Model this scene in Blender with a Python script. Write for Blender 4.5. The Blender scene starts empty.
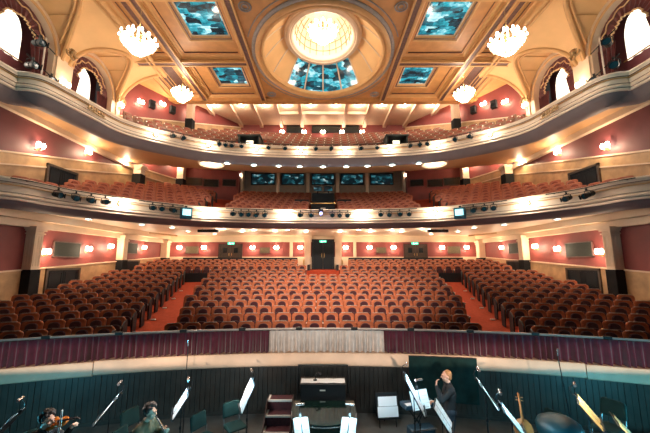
import bpy, bmesh, math, random
from math import sin, cos, pi, sqrt, radians, atan2
from mathutils import Vector, Matrix, Euler
random.seed(7)
C = bpy.context.scene.collection
E = 3.13                      # eye height above the front of the stalls floor

# ------------------------------------------------------------------ helpers
def lin(c):
    return tuple((x/12.92 if x <= .04045 else ((x+.055)/1.055)**2.4) for x in c)

def mat(name, col, rough=.6, metal=0., em=0., emcol=None, var=0., scale=6., bump=0., spec=.5, sheen=0.):
    m = bpy.data.materials.new(name); m.use_nodes = True
    nt = m.node_tree; b = nt.nodes['Principled BSDF']
    b.inputs['Base Color'].default_value = (*col, 1); b.inputs['Roughness'].default_value = rough
    b.inputs['Metallic'].default_value = metal
    b.inputs['Specular IOR Level'].default_value = spec
    if sheen: b.inputs['Sheen Weight'].default_value = sheen
    if em:
        b.inputs['Emission Color'].default_value = (*(emcol or col), 1); b.inputs['Emission Strength'].default_value = em
        m.cycles.emission_sampling = 'NONE'
    if var or bump:
        tc = nt.nodes.new('ShaderNodeTexCoord'); n = nt.nodes.new('ShaderNodeTexNoise')
        n.inputs['Scale'].default_value = scale; n.inputs['Detail'].default_value = 4
        nt.links.new(tc.outputs['Object'], n.inputs['Vector'])
        if var:
            r = nt.nodes.new('ShaderNodeValToRGB')
            r.color_ramp.elements[0].position = .3; r.color_ramp.elements[1].position = .7
            r.color_ramp.elements[0].color = (*[max(0, x*(1-var)) for x in col], 1)
            r.color_ramp.elements[1].color = (*[min(1, x*(1+var)) for x in col], 1)
            nt.links.new(n.outputs['Fac'], r.inputs['Fac']); nt.links.new(r.outputs['Color'], b.inputs['Base Color'])
        if bump:
            bp = nt.nodes.new('ShaderNodeBump'); bp.inputs['Strength'].default_value = bump
            nt.links.new(n.outputs['Fac'], bp.inputs['Height']); nt.links.new(bp.outputs['Normal'], b.inputs['Normal'])
    return m

class MB:
    def __init__(s): s.v = []; s.f = []; s.mi = []; s.cur = 0
    def add(s, vs, fs, M=None):
        k = len(s.v)
        for p in vs:
            p = Vector(p); s.v.append(M @ p if M else p)
        for f in fs: s.f.append([k+i for i in f]); s.mi.append(s.cur)
        return s
    def box(s, x0, x1, y0, y1, z0, z1, M=None):
        vs = [(x0,y0,z0),(x1,y0,z0),(x1,y1,z0),(x0,y1,z0),(x0,y0,z1),(x1,y0,z1),(x1,y1,z1),(x0,y1,z1)]
        return s.add(vs, [(0,3,2,1),(4,5,6,7),(0,1,5,4),(1,2,6,5),(2,3,7,6),(3,0,4,7)], M)
    def bbox(s, x0, x1, y0, y1, z0, z1, b=.01, M=None):          # bevelled box
        vs = []; X = (x0, x1); Y = (y0, y1); Z = (z0, z1)
        idx = {}
        for i in (0,1):
            for j in (0,1):
                for k in (0,1):
                    sx, sy, sz = (1-2*i)*b, (1-2*j)*b, (1-2*k)*b
                    for a, o in (('x', (0,sy,sz)), ('y', (sx,0,sz)), ('z', (sx,sy,0))):
                        idx[(i,j,k,a)] = len(vs); vs.append((X[i]+o[0], Y[j]+o[1], Z[k]+o[2]))
        fs = []
        q = [(0,0),(1,0),(1,1),(0,1)]
        for i in (0,1):
            fs.append([idx[(i,a,c,'x')] for a, c in (q if i else q[::-1])])
            fs.append([idx[(a,i,c,'y')] for a, c in (q[::-1] if i else q)])
            fs.append([idx[(a,c,i,'z')] for a, c in (q if i else q[::-1])])
        for i in (0,1):
            for j in (0,1):
                fs.append([idx[(0,i,j,'y')], idx[(1,i,j,'y')], idx[(1,i,j,'z')], idx[(0,i,j,'z')]])
                fs.append([idx[(i,0,j,'x')], idx[(i,1,j,'x')], idx[(i,1,j,'z')], idx[(i,0,j,'z')]])
                fs.append([idx[(i,j,0,'x')], idx[(i,j,1,'x')], idx[(i,j,1,'y')], idx[(i,j,0,'y')]])
                for k in (0,1): fs.append([idx[(i,j,k,'x')], idx[(i,j,k,'y')], idx[(i,j,k,'z')]])
        return s.add(vs, fs, M)
    def tube(s, pts, r, n=8, caps=True, M=None):
        pts = [Vector(p) for p in pts]; rs = r if isinstance(r, (list, tuple)) else [r]*len(pts)
        vs = []; fs = []; up = Vector((0,0,1)); prev = None
        for i, p in enumerate(pts):
            t = (pts[min(i+1, len(pts)-1)] - pts[max(i-1, 0)])
            if t.length < 1e-9: t = Vector((0,0,1))
            t.normalize()
            a = prev if prev is not None else (up if abs(t.z) < .9 else Vector((1,0,0)))
            u = (a - t*a.dot(t))
            if u.length < 1e-6: u = t.orthogonal()
            u.normalize(); w = t.cross(u); prev = u
            for k in range(n):
                g = 2*pi*k/n; vs.append(p + (u*cos(g) + w*sin(g))*rs[i])
        for i in range(len(pts)-1):
            for k in range(n):
                k2 = (k+1) % n; fs.append((i*n+k, i*n+k2, (i+1)*n+k2, (i+1)*n+k))
        if caps: fs.append(tuple(range(n))[::-1]); fs.append(tuple((len(pts)-1)*n+k for k in range(n)))
        return s.add(vs, fs, M)
    def lathe(s, prof, n=16, M=None, a0=0., a1=2*pi):            # (r, z) about local z
        vs = []; fs = []; full = abs(a1-a0-2*pi) < 1e-6; m = n if full else n+1
        for r, z in prof:
            for k in range(m):
                g = a0 + (a1-a0)*k/n; vs.append((r*cos(g), r*sin(g), z))
        for i in range(len(prof)-1):
            for k in range(n):
                k2 = (k+1) % m; fs.append((i*m+k, i*m+k2, (i+1)*m+k2, (i+1)*m+k))
        return s.add(vs, fs, M)
    def ball(s, c, r, n=10, sq=(1,1,1), M=None):
        prof = [(max(1e-4, cos(-pi/2+pi*i/(n//2+2))), sin(-pi/2+pi*i/(n//2+2))) for i in range(n//2+3)]
        T = Matrix.Translation(c) @ Matrix.Diagonal((r*sq[0], r*sq[1], r*sq[2], 1))
        return s.lathe(prof, n, (M @ T) if M else T)
    def prism(s, out, y0, y1, M=None):                           # outline in (x, z), pushed along y
        n = len(out); vs = [(x, y0, z) for x, z in out] + [(x, y1, z) for x, z in out]
        fs = [tuple(range(n)), tuple(range(n, 2*n))[::-1]] + [(i, n+i, n+(i+1) % n, (i+1) % n) for i in range(n)]
        return s.add(vs, fs, M)
    def grid(s, rows, close=False, M=None):                      # rows of points, equal length
        n = len(rows[0]); vs = [p for r in rows for p in r]; fs = []
        for i in range(len(rows)-1):
            for k in range(n if close else n-1):
                k2 = (k+1) % n; fs.append((i*n+k, i*n+k2, (i+1)*n+k2, (i+1)*n+k))
        return s.add(vs, fs, M)
    def mesh(s, name, m, smooth=True):
        me = bpy.data.meshes.new(name); me.from_pydata([tuple(p) for p in s.v], [], s.f)
        for x in (m if isinstance(m, (list, tuple)) else [m]): me.materials.append(x)
        if any(s.mi): me.polygons.foreach_set('material_index', s.mi)
        bm = bmesh.new(); bm.from_mesh(me); bmesh.ops.recalc_face_normals(bm, faces=bm.faces); bm.to_mesh(me); bm.free()
        if smooth:
            me.polygons.foreach_set('use_smooth', [True]*len(me.polygons)); me.set_sharp_from_angle(angle=radians(38))
        me.update(); return me
    def build(s, name, m, parent=None, smooth=True):
        o = bpy.data.objects.new(name, s.mesh(name, m, smooth)); C.objects.link(o)
        if parent is not None: o.parent = parent
        return o

def thing(name, label, cat, loc=(0,0,0), rz=0., group=None, rot=None):
    o = bpy.data.objects.new(name, None); C.objects.link(o); o.empty_display_size = .1
    o.location = loc; o.rotation_euler = rot or (0, 0, rz)
    return tag(o, label, cat, group)
def tag(o, label, cat, group=None):
    o['label'] = label; o['category'] = cat
    if group: o['group'] = group
    return o
def struct(o): o['kind'] = 'structure'; return o
def dup(root, loc, rz, label, group=None, rot=None):
    r = root.copy(); C.objects.link(r); r.location = loc; r.rotation_euler = rot or (0, 0, rz); r['label'] = label
    if group: r['group'] = group
    for ch in list(root.children):
        c = ch.copy(); C.objects.link(c); c.parent = r
        for g in list(ch.children):
            d = g.copy(); C.objects.link(d); d.parent = c
    return r
def lamp(name, loc, watt, col=(1,.78,.55), r=.08, kind='POINT', rot=None, spot=None, blend=.6):
    l = bpy.data.lights.new(name, kind); l.energy = watt; l.color = col; l.shadow_soft_size = r
    if kind == 'SPOT': l.spot_size = radians(spot); l.spot_blend = blend
    o = bpy.data.objects.new(name, l); C.objects.link(o); o.location = loc
    if rot: o.rotation_euler = rot
    return o
def aim(o, target):
    d = Vector(target) - Vector(o.location); o.rotation_euler = d.to_track_quat('-Z', 'Y').to_euler(); return o
ORD = ('first second third fourth fifth sixth seventh eighth ninth tenth eleventh twelfth thirteenth fourteenth fifteenth sixteenth seventeenth '
       'eighteenth nineteenth twentieth').split()
def ordw(n):
    if n <= 20: return ORD[n-1]
    t = {2: 'twenty', 3: 'thirty', 4: 'forty'}[n//10]
    return t + ('-' + ORD[n % 10 - 1] if n % 10 else {'twenty': 'twentieth', 'thirty': 'thirtieth', 'forty': 'fortieth'}[t][len(t):])
WARM = (1., .73, .48); WARM2 = (1., .84, .67)

# ------------------------------------------------------------------ materials
M = {}
M['red'] = mat('red_wall', (.20,.040,.036), .6, var=.12, scale=1.5)
M['maroon_wall'] = mat('maroon_wall', (.14,.032,.035), .6, var=.15, scale=1.2)
M['dado'] = mat('cream_dado', (.46,.29,.145), .5, var=.25, scale=2.2)
M['cream'] = mat('cream_plaster', (.74,.58,.41), .5, var=.06, scale=2.)
M['front'] = mat('front_plaster', (.76,.63,.49), .5, var=.06, scale=2.)
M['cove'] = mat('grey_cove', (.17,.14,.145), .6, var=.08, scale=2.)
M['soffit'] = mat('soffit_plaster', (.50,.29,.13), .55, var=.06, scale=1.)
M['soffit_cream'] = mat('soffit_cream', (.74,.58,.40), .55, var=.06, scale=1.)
M['gold'] = mat('gold_ceiling', (.56,.275,.095), .5, var=.12, scale=2.5)
M['goldlite'] = mat('gold_moulding', (.64,.37,.15), .45, var=.06, scale=3.)
M['bronze'] = mat('bronze_strip', (.13,.065,.055), .5, var=.3, scale=8.)
M['greyblue'] = mat('greyblue_moulding', (.30,.28,.27), .5, var=.15, scale=8.)
M['booth'] = mat('booth_wall', (.30,.235,.18), .6, var=.12, scale=3.)
M['vault'] = mat('vault_plaster', (.78,.49,.22), .55, var=.06, scale=1.2)
M['ornament'] = mat('gilt_ornament', (.34,.22,.10), .4, .5, var=.3, scale=20.)
M['carpet'] = mat('red_carpet', (.36,.058,.026), .9, var=.14, scale=8., spec=.1)
M['rust'] = mat('rust_wood', (.42,.125,.055), .6, var=.25, scale=9., spec=.2)
M['edgelight'] = mat('pale_edge_highlight', (.40,.30,.24), .35, var=.3, scale=20.)  # pale colour of the painted highlight on the seat backs
M['rustdark'] = mat('dark_rust_velvet', (.22,.045,.025), .7, var=.2, scale=9., sheen=.3, spec=.2)
M['rust2'] = mat('orange_velvet', (.37,.098,.042), .5, var=.2, scale=9.)
M['rust3'] = mat('brown_velvet', (.17,.075,.04), .45, var=.25, scale=9.)
M['maroon'] = mat('maroon_velvet', (.05,.012,.016), .8, var=.2, scale=9., sheen=.3, spec=.2)
M['darkwood'] = mat('dark_wood', (.05,.022,.016), .4, var=.2, scale=12.)
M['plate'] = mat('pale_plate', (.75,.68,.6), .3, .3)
M['black'] = mat('black_metal', (.010,.012,.014), .5, spec=.3)
M['blackmatt'] = mat('black_board', (.012,.013,.014), .8, var=.2, scale=3., spec=.15)
M['bulb'] = mat('lit_bulb', (1,.9,.75), .4, em=14., emcol=(1.,.86,.68))
M['bulbcool'] = mat('lit_lens', (.8,.95,1), .4, em=9., emcol=(.55,.9,1.))
M['brass'] = mat('brass', (.55,.36,.14), .3, .9)
M['glassdark'] = mat('dark_glass', (.012,.02,.024), .12, spec=.8)

def pattern_mat(name, cols, scale=(3.,3.,9.), em=1.2, thr=(.42,.5,.6,.7)):
    m = bpy.data.materials.new(name); m.use_nodes = True; nt = m.node_tree; b = nt.nodes['Principled BSDF']
    tc = nt.nodes.new('ShaderNodeTexCoord'); mp = nt.nodes.new('ShaderNodeMapping'); mp.inputs['Scale'].default_value = scale
    n = nt.nodes.new('ShaderNodeTexNoise'); n.inputs['Scale'].default_value = 1.; n.inputs['Detail'].default_value = 6; n.inputs['Roughness'].default_value = .65
    r = nt.nodes.new('ShaderNodeValToRGB'); el = r.color_ramp.elements
    el[0].position = thr[0]; el[0].color = (*cols[0], 1); el[1].position = thr[3]; el[1].color = (*cols[3], 1)
    for i in (1, 2): e = el.new(thr[i]); e.color = (*cols[i], 1)
    nt.links.new(tc.outputs['Object'], mp.inputs['Vector']); nt.links.new(mp.outputs['Vector'], n.inputs['Vector'])
    v = nt.nodes.new('ShaderNodeTexVoronoi'); v.distance = 'CHEBYCHEV'; v.inputs['Scale'].default_value = 1.3
    sp = nt.nodes.new('ShaderNodeSeparateColor'); mx = nt.nodes.new('ShaderNodeMix'); mx.inputs[0].default_value = .36
    nt.links.new(mp.outputs['Vector'], v.inputs['Vector']); nt.links.new(v.outputs['Color'], sp.inputs[0])
    nt.links.new(n.outputs['Fac'], mx.inputs[2]); nt.links.new(sp.outputs[0], mx.inputs[3])
    nt.links.new(mx.outputs[0], r.inputs['Fac']); nt.links.new(r.outputs['Color'], b.inputs['Emission Color'])
    b.inputs['Emission Strength'].default_value = em; b.inputs['Base Color'].default_value = (.01,.02,.025,1); b.inputs['Roughness'].default_value = .1
    m.cycles.emission_sampling = 'NONE'
    return m
M['skylight'] = pattern_mat('lit_skylight_glass', ((.001,.012,.018),(.003,.09,.13),(.02,.40,.50),(.70,1.,1.)), (1.6,2.6,2.6), 1.25, (.36,.48,.60,.74))
M['boothglass'] = pattern_mat('lit_booth_glass', ((.004,.012,.016),(.008,.05,.065),(.04,.22,.27),(.8,1.,1.)), (2.2,1.,4.), .7, (.46,.56,.66,.78))

# ------------------------------------------------------------------ plan curves (centre to the left side, mirrored)
CY = -15.                     # all rows are arcs about (0, CY)
def catmull(P, per=6):
    P = [Vector(p) for p in P]; out = []
    for i in range(len(P)-1):
        p0, p1, p2, p3 = P[max(i-1,0)], P[i], P[i+1], P[min(i+2,len(P)-1)]
        for k in range(per):
            t = k/per
            out.append(.5*((2*p1)+(p2-p0)*t+(2*p0-5*p1+4*p2-p3)*t*t+(3*p1-p0-3*p2+p3)*t**3))
    out.append(P[-1]); return out
def both(h): return [Vector((-p.x, p.y)) for p in h[:0:-1]] + list(h)       # right side ... centre ... left side
H1 = [(0,18.42),(-2.2,18.35),(-4.32,18.07),(-5.8,17.75),(-7.0,17.3),(-8.45,16.25),(-9.6,15.1),(-11.0,13.05),(-11.5,11.4),(-12.7,10.2),(-13.,9.4),(-13.,6.5)]
H2 = [(0,18.77),(-2.3,18.68),(-4.54,18.4),(-6.,18.08),(-7.34,17.55),(-8.94,16.4),(-9.95,15.4),(-10.35,14.6),(-10.5,13.6),(-10.72,12.2),(-10.86,11.5),(-11.02,11.2),(-11.3,11.04),(-11.62,10.98),(-11.74,10.86),(-11.76,9.5),(-11.76,6.5)]
F1 = both(catmull([(x, y, 0) for x, y in H1])); F2 = both(catmull([(x, y, 0) for x, y in H2]))
F1 = [Vector((p.x, p.y)) for p in F1]; F2 = [Vector((p.x, p.y)) for p in F2]
def arc(r, a=31., n=60): return [Vector((r*sin(radians(a-2*a*i/n)), CY+r*cos(radians(a-2*a*i/n)))) for i in range(n+1)]
def nrm(P):
    out = []
    for i in range(len(P)):
        t = P[min(i+1, len(P)-1)] - P[max(i-1, 0)]; t.normalize(); n = Vector((t.y, -t.x))
        out.append(n)
    mid = out[len(out)//2]
    return out if mid.y > 0 else [-n for n in out]               # pointing to the back of the house
def sweep(mb, P, prof, close=False):
    N = nrm(P)
    pr = list(prof) + ([prof[0]] if close else [])
    mb.grid([[Vector((p.x+n.x*d, p.y+n.y*d, z)) for p, n in zip(P, N)] for d, z in pr]); return mb
def ray_poly(phi, P):                                            # distance from (0, CY) to a plan polyline
    d = Vector((sin(phi), cos(phi))); best = None
    for a, b in zip(P[:-1], P[1:]):
        e = b-a; o = a-Vector((0, CY)); den = d.x*e.y-d.y*e.x
        if abs(den) < 1e-9: continue
        t = (o.x*e.y-o.y*e.x)/den; u = (o.x*d.y-o.y*d.x)/den
        if -1e-6 <= u <= 1+1e-6 and t > 0: best = t if best is None else max(best, t)
    return best or 40.
def mir(h): return [Vector((-x, y)) for x, y in h] + [Vector((x, y)) for x, y in h[::-1]]
W1 = mir([(-13,6),(-13,25.5)])                                   # stalls walls
W2 = mir([(-13,6),(-13,20.8),(-11.6,24.6),(-7.15,25.6),(-7.1,27.0)])
W3 = mir([(-12,6),(-12,17.2),(-9.4,21.6),(-7,25.0)])
PHI = [radians(-29+58*i/72) for i in range(73)]
def pol(phi, r, z): return Vector((r*sin(phi), CY+r*cos(phi), z))
def fan(mb, r0, r1, z, n=8):                                     # surface between two radii given as functions of phi; z(phi, r, s)
    mb.grid([[pol(p, r0(p)+(r1(p)-r0(p))*k/n, z(p, r0(p)+(r1(p)-r0(p))*k/n, (r1(p)-r0(p))*k/n)) for p in PHI] for k in range(n+1)]); return mb
R1 = lambda p: ray_poly(p, F1); R2 = lambda p: ray_poly(p, F2)
Q1 = lambda p: ray_poly(p, W1); Q2 = lambda p: ray_poly(p, W2); Q3 = lambda p: ray_poly(p, W3)
def zst(r): return max(0., .165*(r-24.9))                         # stalls floor
def zso(r): return E+6.47+1.75*max(0, min(1, (r-37.2)/1.0))+max(0, .15*(r-38.2))                      # soffit under the upper circle
def zci(s): return E+2.35+.37*max(0, s-.4)                       # circle floor by distance behind its front
def zup(s): return E+6.45+.62*max(0, s-.3)                       # upper circle floor

# ------------------------------------------------------------------ floors, soffits
o = struct(fan(MB(), lambda p: 24.95, lambda p: Q1(p)+.2, lambda p, r, s: zst(r), 10).build('floor', M['carpet']))
o = struct(fan(MB(), lambda p: R1(p)+.1, lambda p: Q2(p)+.1, lambda p, r, s: zci(s), 10).build('floor_circle', M['carpet']))
o = struct(fan(MB(), lambda p: R2(p)+.1 if abs(p) < radians(21.6) else Q3(p)+.05, lambda p: Q3(p)+.1, lambda p, r, s: E+6.62+(zup(s)-E-6.62)*max(0., min(1., (20.6-abs(p)*180/pi)/1.6)), 10).build('floor_upper', M['carpet']))
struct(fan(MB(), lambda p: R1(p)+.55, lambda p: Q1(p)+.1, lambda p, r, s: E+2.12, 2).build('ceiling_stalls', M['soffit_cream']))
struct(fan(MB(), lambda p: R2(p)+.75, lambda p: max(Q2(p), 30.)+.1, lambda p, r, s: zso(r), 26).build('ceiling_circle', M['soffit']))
mb = MB(); mb.box(-14, 14, 1.2, 10.2, E-4.44, E-4.24); struct(mb.build('floor_pit', M['blackmatt']))

# ------------------------------------------------------------------ circle fronts
def front(name, P, zt, zb, lip, plast):
    mb = MB(); h = zt-zb
    sweep(mb, P, [(.34,zt-.22),(.34,zt),(.30,zt+.03),(-.06,zt+.03),(-.09,zt),(-.09,zt-.05),(-.05,zt-.08),(-.03,zt-.14),(.02,zt-.16),(-.01,zt-.35*h),(-.03,zt-.6*h),
                  (-.02,zb+.24),(-.07,zb+.21),(-.09,zb+.17),(-.07,zb+.13),(-.02,zb+.10),(-.02,zb+.02),(.04,zb)])
    struct(mb.build('wall_'+name+'_front', plast))
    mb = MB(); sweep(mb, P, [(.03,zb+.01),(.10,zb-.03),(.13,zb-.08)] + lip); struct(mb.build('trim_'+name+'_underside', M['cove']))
    mb = MB(); sweep(mb, P, [(-.075,zt-.30*h),(-.095,zt-.32*h),(-.075,zt-.34*h),(-.03,zt-.34*h),(-.03,zt-.30*h)]); struct(mb.build('trim_'+name+'_bead', M['goldlite']))
    mb = MB()
    for q in (.10, .27): sweep(mb, P, [(-.02,zb+q),(-.05,zb+q+.012),(-.02,zb+q+.024)])
    sweep(mb, P, [(-.03,zt-.17),(-.055,zt-.155),(-.03,zt-.14)]); struct(mb.build('trim_'+name+'_lines', M['bronze']))
front('circle', F1, E+3.10, E+2.28, [(.22,E+2.10),(.38,E+2.02),(.52,E+2.0),(.60,E+2.12)], M['front'])
front('upper', F2, E+7.20, E+6.48, [(.2,E+6.36),(.32,E+6.24),(.5,E+6.15),(.7,E+6.11),(.78,E+6.13),(.82,E+6.55)], M['front'])

# ------------------------------------------------------------------ walls
def wall(name, P, z0, z1, m, off=0., th=None, seg=14):           # strip along a plan polyline, z given as functions of (x, y)
    rows = [[], []] if th is None else [[], [], [], []]
    pts = []
    for a, b in zip(P[:-1], P[1:]):
        for k in range(seg): pts.append(a+(b-a)*k/seg)
    pts.append(P[-1])
    cen = Vector((0, 10))
    N = []
    for i in range(len(pts)):
        t = pts[min(i+1, len(pts)-1)]-pts[max(i-1, 0)]; t.normalize(); n = Vector((t.y, -t.x))
        if n.dot(cen-pts[i]) < 0: n = -n
        N.append(n)
    mb = MB()
    f = lambda d, zf: [Vector((p.x+n.x*d, p.y+n.y*d, zf(p.x, p.y))) for p, n in zip(pts, N)]
    if th is None: mb.grid([f(off, z0), f(off, z1)])
    else: mb.grid([f(off, z0), f(off+th, z0), f(off+th, z1), f(off, z1), f(off, z0)])
    return struct(mb.build(name, m))
k_ = lambda z: (lambda x, y: z)
dado1 = lambda x, y: E-.42+.062*(y-12.7)
dado2 = lambda x, y: E+4.40+.235*(min(y, 21)-12.)
for sx, nm in ((-1, 'left'), (1, 'right')):
    P = [Vector((sx*13, 6)), Vector((sx*13, 25.5))]
    wall('wall_'+nm, P, k_(-.2), k_(E+2.3), M['red'])
    wall('baseboard_'+nm+'_dado', P, k_(-.2), dado1, M['dado'], .0, .05)
    wall('trim_'+nm+'_dado_rail', P, dado1, lambda x, y: dado1(x, y)+.06, M['cream'], .0, .09)
    wall('trim_'+nm+'_cornice', P, k_(E+1.50), k_(E+1.80), M['cream'], .0, .22)
    wall('trim_'+nm+'_cornice_upper', P, k_(E+1.80), k_(E+2.12), M['soffit_cream'], .0, .55)
    P = [Vector((sx*13, 6)), Vector((sx*13, 20.8)), Vector((sx*11.6, 24.6)), Vector((sx*7.15, 25.6)), Vector((sx*7.1, 27.0))]
    wall('wall_'+nm+'_circle', P[:2], k_(E+1.9), k_(E+9.), M['maroon_wall'])
    wall('wall_'+nm+'_circle_rear', P[1:], k_(E+2.9), k_(E+9.3), M['red'])
    wall('trim_'+nm+'_circle_dado', P[:3], k_(E+2.), dado2, M['dado'], .0, .05)
    wall('trim_'+nm+'_circle_dado_rail', P[:3], dado2, lambda x, y: dado2(x, y)+.07, M['cream'], .0, .09)
    wall('trim_'+nm+'_circle_bead', P[:3], lambda x, y: dado2(x, y)-.52, lambda x, y: dado2(x, y)-.46, M['cream'], .05, .04)
    wall('trim_'+nm+'_circle_cornice', P[:2], k_(E+6.2), k_(E+6.48), M['cream'], .0, .25)
    P = [Vector((sx*12, 17.0)), Vector((sx*9.4, 21.6)), Vector((sx*7, 25.0))]
    usof = lambda x, y: zso(sqrt(x*x+(y-CY)**2))+.02
    dado3 = lambda x, y: E+8.4+.36*(y-17.0)
    wall('wall_'+nm+'_upper', P, usof, k_(E+11.8), M['red'])
    wall('trim_'+nm+'_upper_dado', P, usof, dado3, M['dado'], .0, .05)
    wall('trim_'+nm+'_upper_dado_rail', P, dado3, lambda x, y: dado3(x, y)+.07, M['cream'], .0, .09)
P = [Vector((-13, 25.5)), Vector((13, 25.5))]
wall('wall_rear', P, k_(1.), k_(E+2.3), M['red'])
wall('trim_rear_dado', P, k_(1.), k_(E+.42), M['cream'], .0, .05)
wall('trim_rear_cornice', P, k_(E+1.62), k_(E+2.12), M['cream'], .0, .12)
wall('wall_rear_circle', [Vector((-7.1, 27)), Vector((7.1, 27))], k_(E+4.), k_(E+9.2), M['booth'])
wall('wall_rear_upper', [Vector((-7, 25)), Vector((7, 25))], k_(E+8.), k_(E+11.8), M['red'])

# ------------------------------------------------------------------ main ceiling
zc = E+11.0
XB = [4.05, 8.0]; YB = [7.9, 11.4, 15.8, 19.9]
mb = MB()                                                        # flat field of the coffers, left open where the windows and the dome are
def rect_ring(mb, a, b, za, zb):                                 # a, b = (x0,x1,y0,y1): slanted or flat frame between two rectangles
    A = [(a[0],a[2],za),(a[1],a[2],za),(a[1],a[3],za),(a[0],a[3],za)]; B = [(b[0],b[2],zb),(b[1],b[2],zb),(b[1],b[3],zb),(b[0],b[3],zb)]
    mb.add(A+B, [(i, (i+1) % 4, 4+(i+1) % 4, 4+i) for i in range(4)])
def inset(r, d): return (r[0]+d, r[1]-d, r[2]+d, r[3]-d)
fieldmb = MB(); mouldmb = MB(); stripmb = MB()
nwin = 0
def coffer(r, win=None, deep=.0):
    """one coffer: stepped mouldings up to a field, and a glazed opening when win is given"""
    global nwin
    a = r; z = zc
    for d, dz, mbx in ((.10,0,fieldmb),(.0,.10,mouldmb),(.09,0,mouldmb),(.05,.05,mouldmb),(.12,0,fieldmb),(.0,.07,stripmb)):
        b = inset(a, d); rect_ring(mbx, a, b, z, z+dz); a = b; z += dz
    if win:
        rect_ring(fieldmb, a, inset_to(a, win, .32), z, z); w2 = inset_to(a, win, .32)
        for d, dz, mbx in ((.0,-.06,mouldmb),(.06,0,mouldmb),(.05,.05,mouldmb),(.08,0,stripmb),(.03,.09,mouldmb)):
            b = inset(w2, d); rect_ring(mbx, w2, b, z, z+dz); w2 = b; z += dz
        nwin += 1
        w = MB(); rect_ring(w, inset(w2, -.02), inset(w2, .07), z, z); rect_ring(w, inset(w2, .07), inset(w2, .07), z, z+.05)
        fr = struct(w.build('window_%d' % nwin, M['cream']))
        p = MB(); q = inset(w2, .06); p.box(q[0], q[1], q[2], q[3], z+.03, z+.05); p.build('pane', M['skylight'], fr)
    else:
        for d, dz, mbx in ((.08,0,fieldmb),(.0,.08,mouldmb),(.06,0,mouldmb),(.10,.08,stripmb),(.05,0,mouldmb),(.10,.08,stripmb),(.06,0,mouldmb),(.0,.06,stripmb)):
            b = inset(a, d)
            if b[1]-b[0] < .1 or b[3]-b[2] < .1: break
            rect_ring(mbx, a, b, z, z+dz); a = b; z += dz
        stripmb.add([(a[0],a[2],z),(a[1],a[2],z),(a[1],a[3],z),(a[0],a[3],z)], [(0,1,2,3)])
def inset_to(a, w, m): return (w[0]-m, w[1]+m, w[2]-m, w[3]+m)
BW = .17
for sx in (-1, 1):
    def R(x0, x1, y0, y1): return (min(sx*x0, sx*x1), max(sx*x0, sx*x1), y0, y1)
    coffer(R(XB[0]+BW, XB[1]-BW, YB[1]+BW, YB[2]-BW), R(4.78, 6.55, 12.0, 14.1))
    coffer(R(XB[0]+BW, XB[1]-BW, YB[2]+BW, YB[3]-BW), R(4.86, 6.48, 16.75, 18.4))
    coffer(R(XB[0]+BW, XB[1]-BW, YB[0]+BW, YB[1]-BW), R(4.86, 6.48, 8.8, 10.4))
    coffer(R(XB[1]+BW, 9.4, YB[0]+BW, YB[1]-BW)); coffer(R(XB[1]+BW, 9.4, YB[1]+BW, YB[2]-BW))
    coffer(R(XB[1]+BW, 10.4, YB[2]+BW, YB[3]-BW))
    fieldmb.add([(sx*10.4, YB[2]+.9, zc), (sx*13, YB[2]+.9, zc), (sx*13, YB[3]+.2, zc), (sx*10.4, YB[3]+.2, zc)], [(0,1,2,3)])
# spandrel field round the dome
DX, DY, DR, DK = 0., 15.55, 3.62, 1.10
n = 64; ring = [(DX+DR*cos(2*pi*k/n), DY+DK*DR*sin(2*pi*k/n), zc) for k in range(n)]
x0, x1, y0, y1 = -XB[0]+BW, XB[0]-BW, 11.5, YB[3]-BW
def onrect(k):
    a = 2*pi*k/n; c, s = cos(a), sin(a)
    t = min((x1 if c > 0 else -x0)/abs(c) if abs(c) > 1e-6 else 1e9, ((y1-DY) if s > 0 else (DY-y0))/abs(s) if abs(s) > 1e-6 else 1e9)
    return (DX+c*t, DY+s*t, zc)
rect = [onrect(k) for k in range(n)]
fieldmb.add(ring+rect, [(k, (k+1) % n, n+(k+1) % n, n+k) for k in range(n)])
coffer((-XB[0]+BW, XB[0]-BW, YB[0]+BW, 11.5))
struct(fieldmb.build('ceiling', M['gold'], smooth=False)); struct(mouldmb.build('trim_ceiling_mouldings', M['goldlite'], smooth=False))
struct(stripmb.build('trim_ceiling_strips', M['bronze'], smooth=False))
# beams
def beam(name, x0, x1, y0, y1):
    along_y = (y1-y0) > (x1-x0)
    mb = MB(); mb.box(x0, x1, y0, y1, zc-.10, zc+.25); o = struct(mb.build(name, M['gold'], smooth=False))
    mb = MB()
    if along_y:
        for s in (0, 1): mb.box((x1-.05 if s else x0-.03), (x1+.03 if s else x0+.05), y0, y1, zc-.16, zc-.02)
        st = MB(); st.box(x0+.07, x1-.07, y0, y1, zc-.135, zc-.09)
    else:
        for s in (0, 1): mb.box(x0, x1, (y1-.05 if s else y0-.03), (y1+.03 if s else y0+.05), zc-.16, zc-.02)
        st = MB(); st.box(x0, x1, y0+.07, y1-.07, zc-.135, zc-.09)
    mb.build('beam_edge', M['goldlite'], o, smooth=False); st.build('beam_strip', M['bronze'], o, smooth=False)
nb = 0
for x in (-XB[1], -XB[0], XB[0], XB[1]): nb += 1; beam('trim_beam_%d' % nb, x-BW, x+BW, YB[0], YB[3])
for y in YB[1:3]:
    for a, b in ((-9.4 if y < 15 else -10.4, -XB[1]-BW), (-XB[1]+BW, -XB[0]-BW), (XB[0]+BW, XB[1]-BW), (XB[1]+BW, 9.4 if y < 15 else 10.4)):
        nb += 1; beam('trim_beam_%d' % nb, a, b, y-BW, y+BW)
mb = MB(); mb.box(-11.3, 11.3, YB[3]-.17, YB[3]+.25, zc-.16, zc+.9); mb.box(-11.3, 11.3, YB[3]-.25, YB[3]-.17, zc-.10, zc-.0); struct(mb.build('trim_rear_beam', M['gold'], smooth=False))
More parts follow.
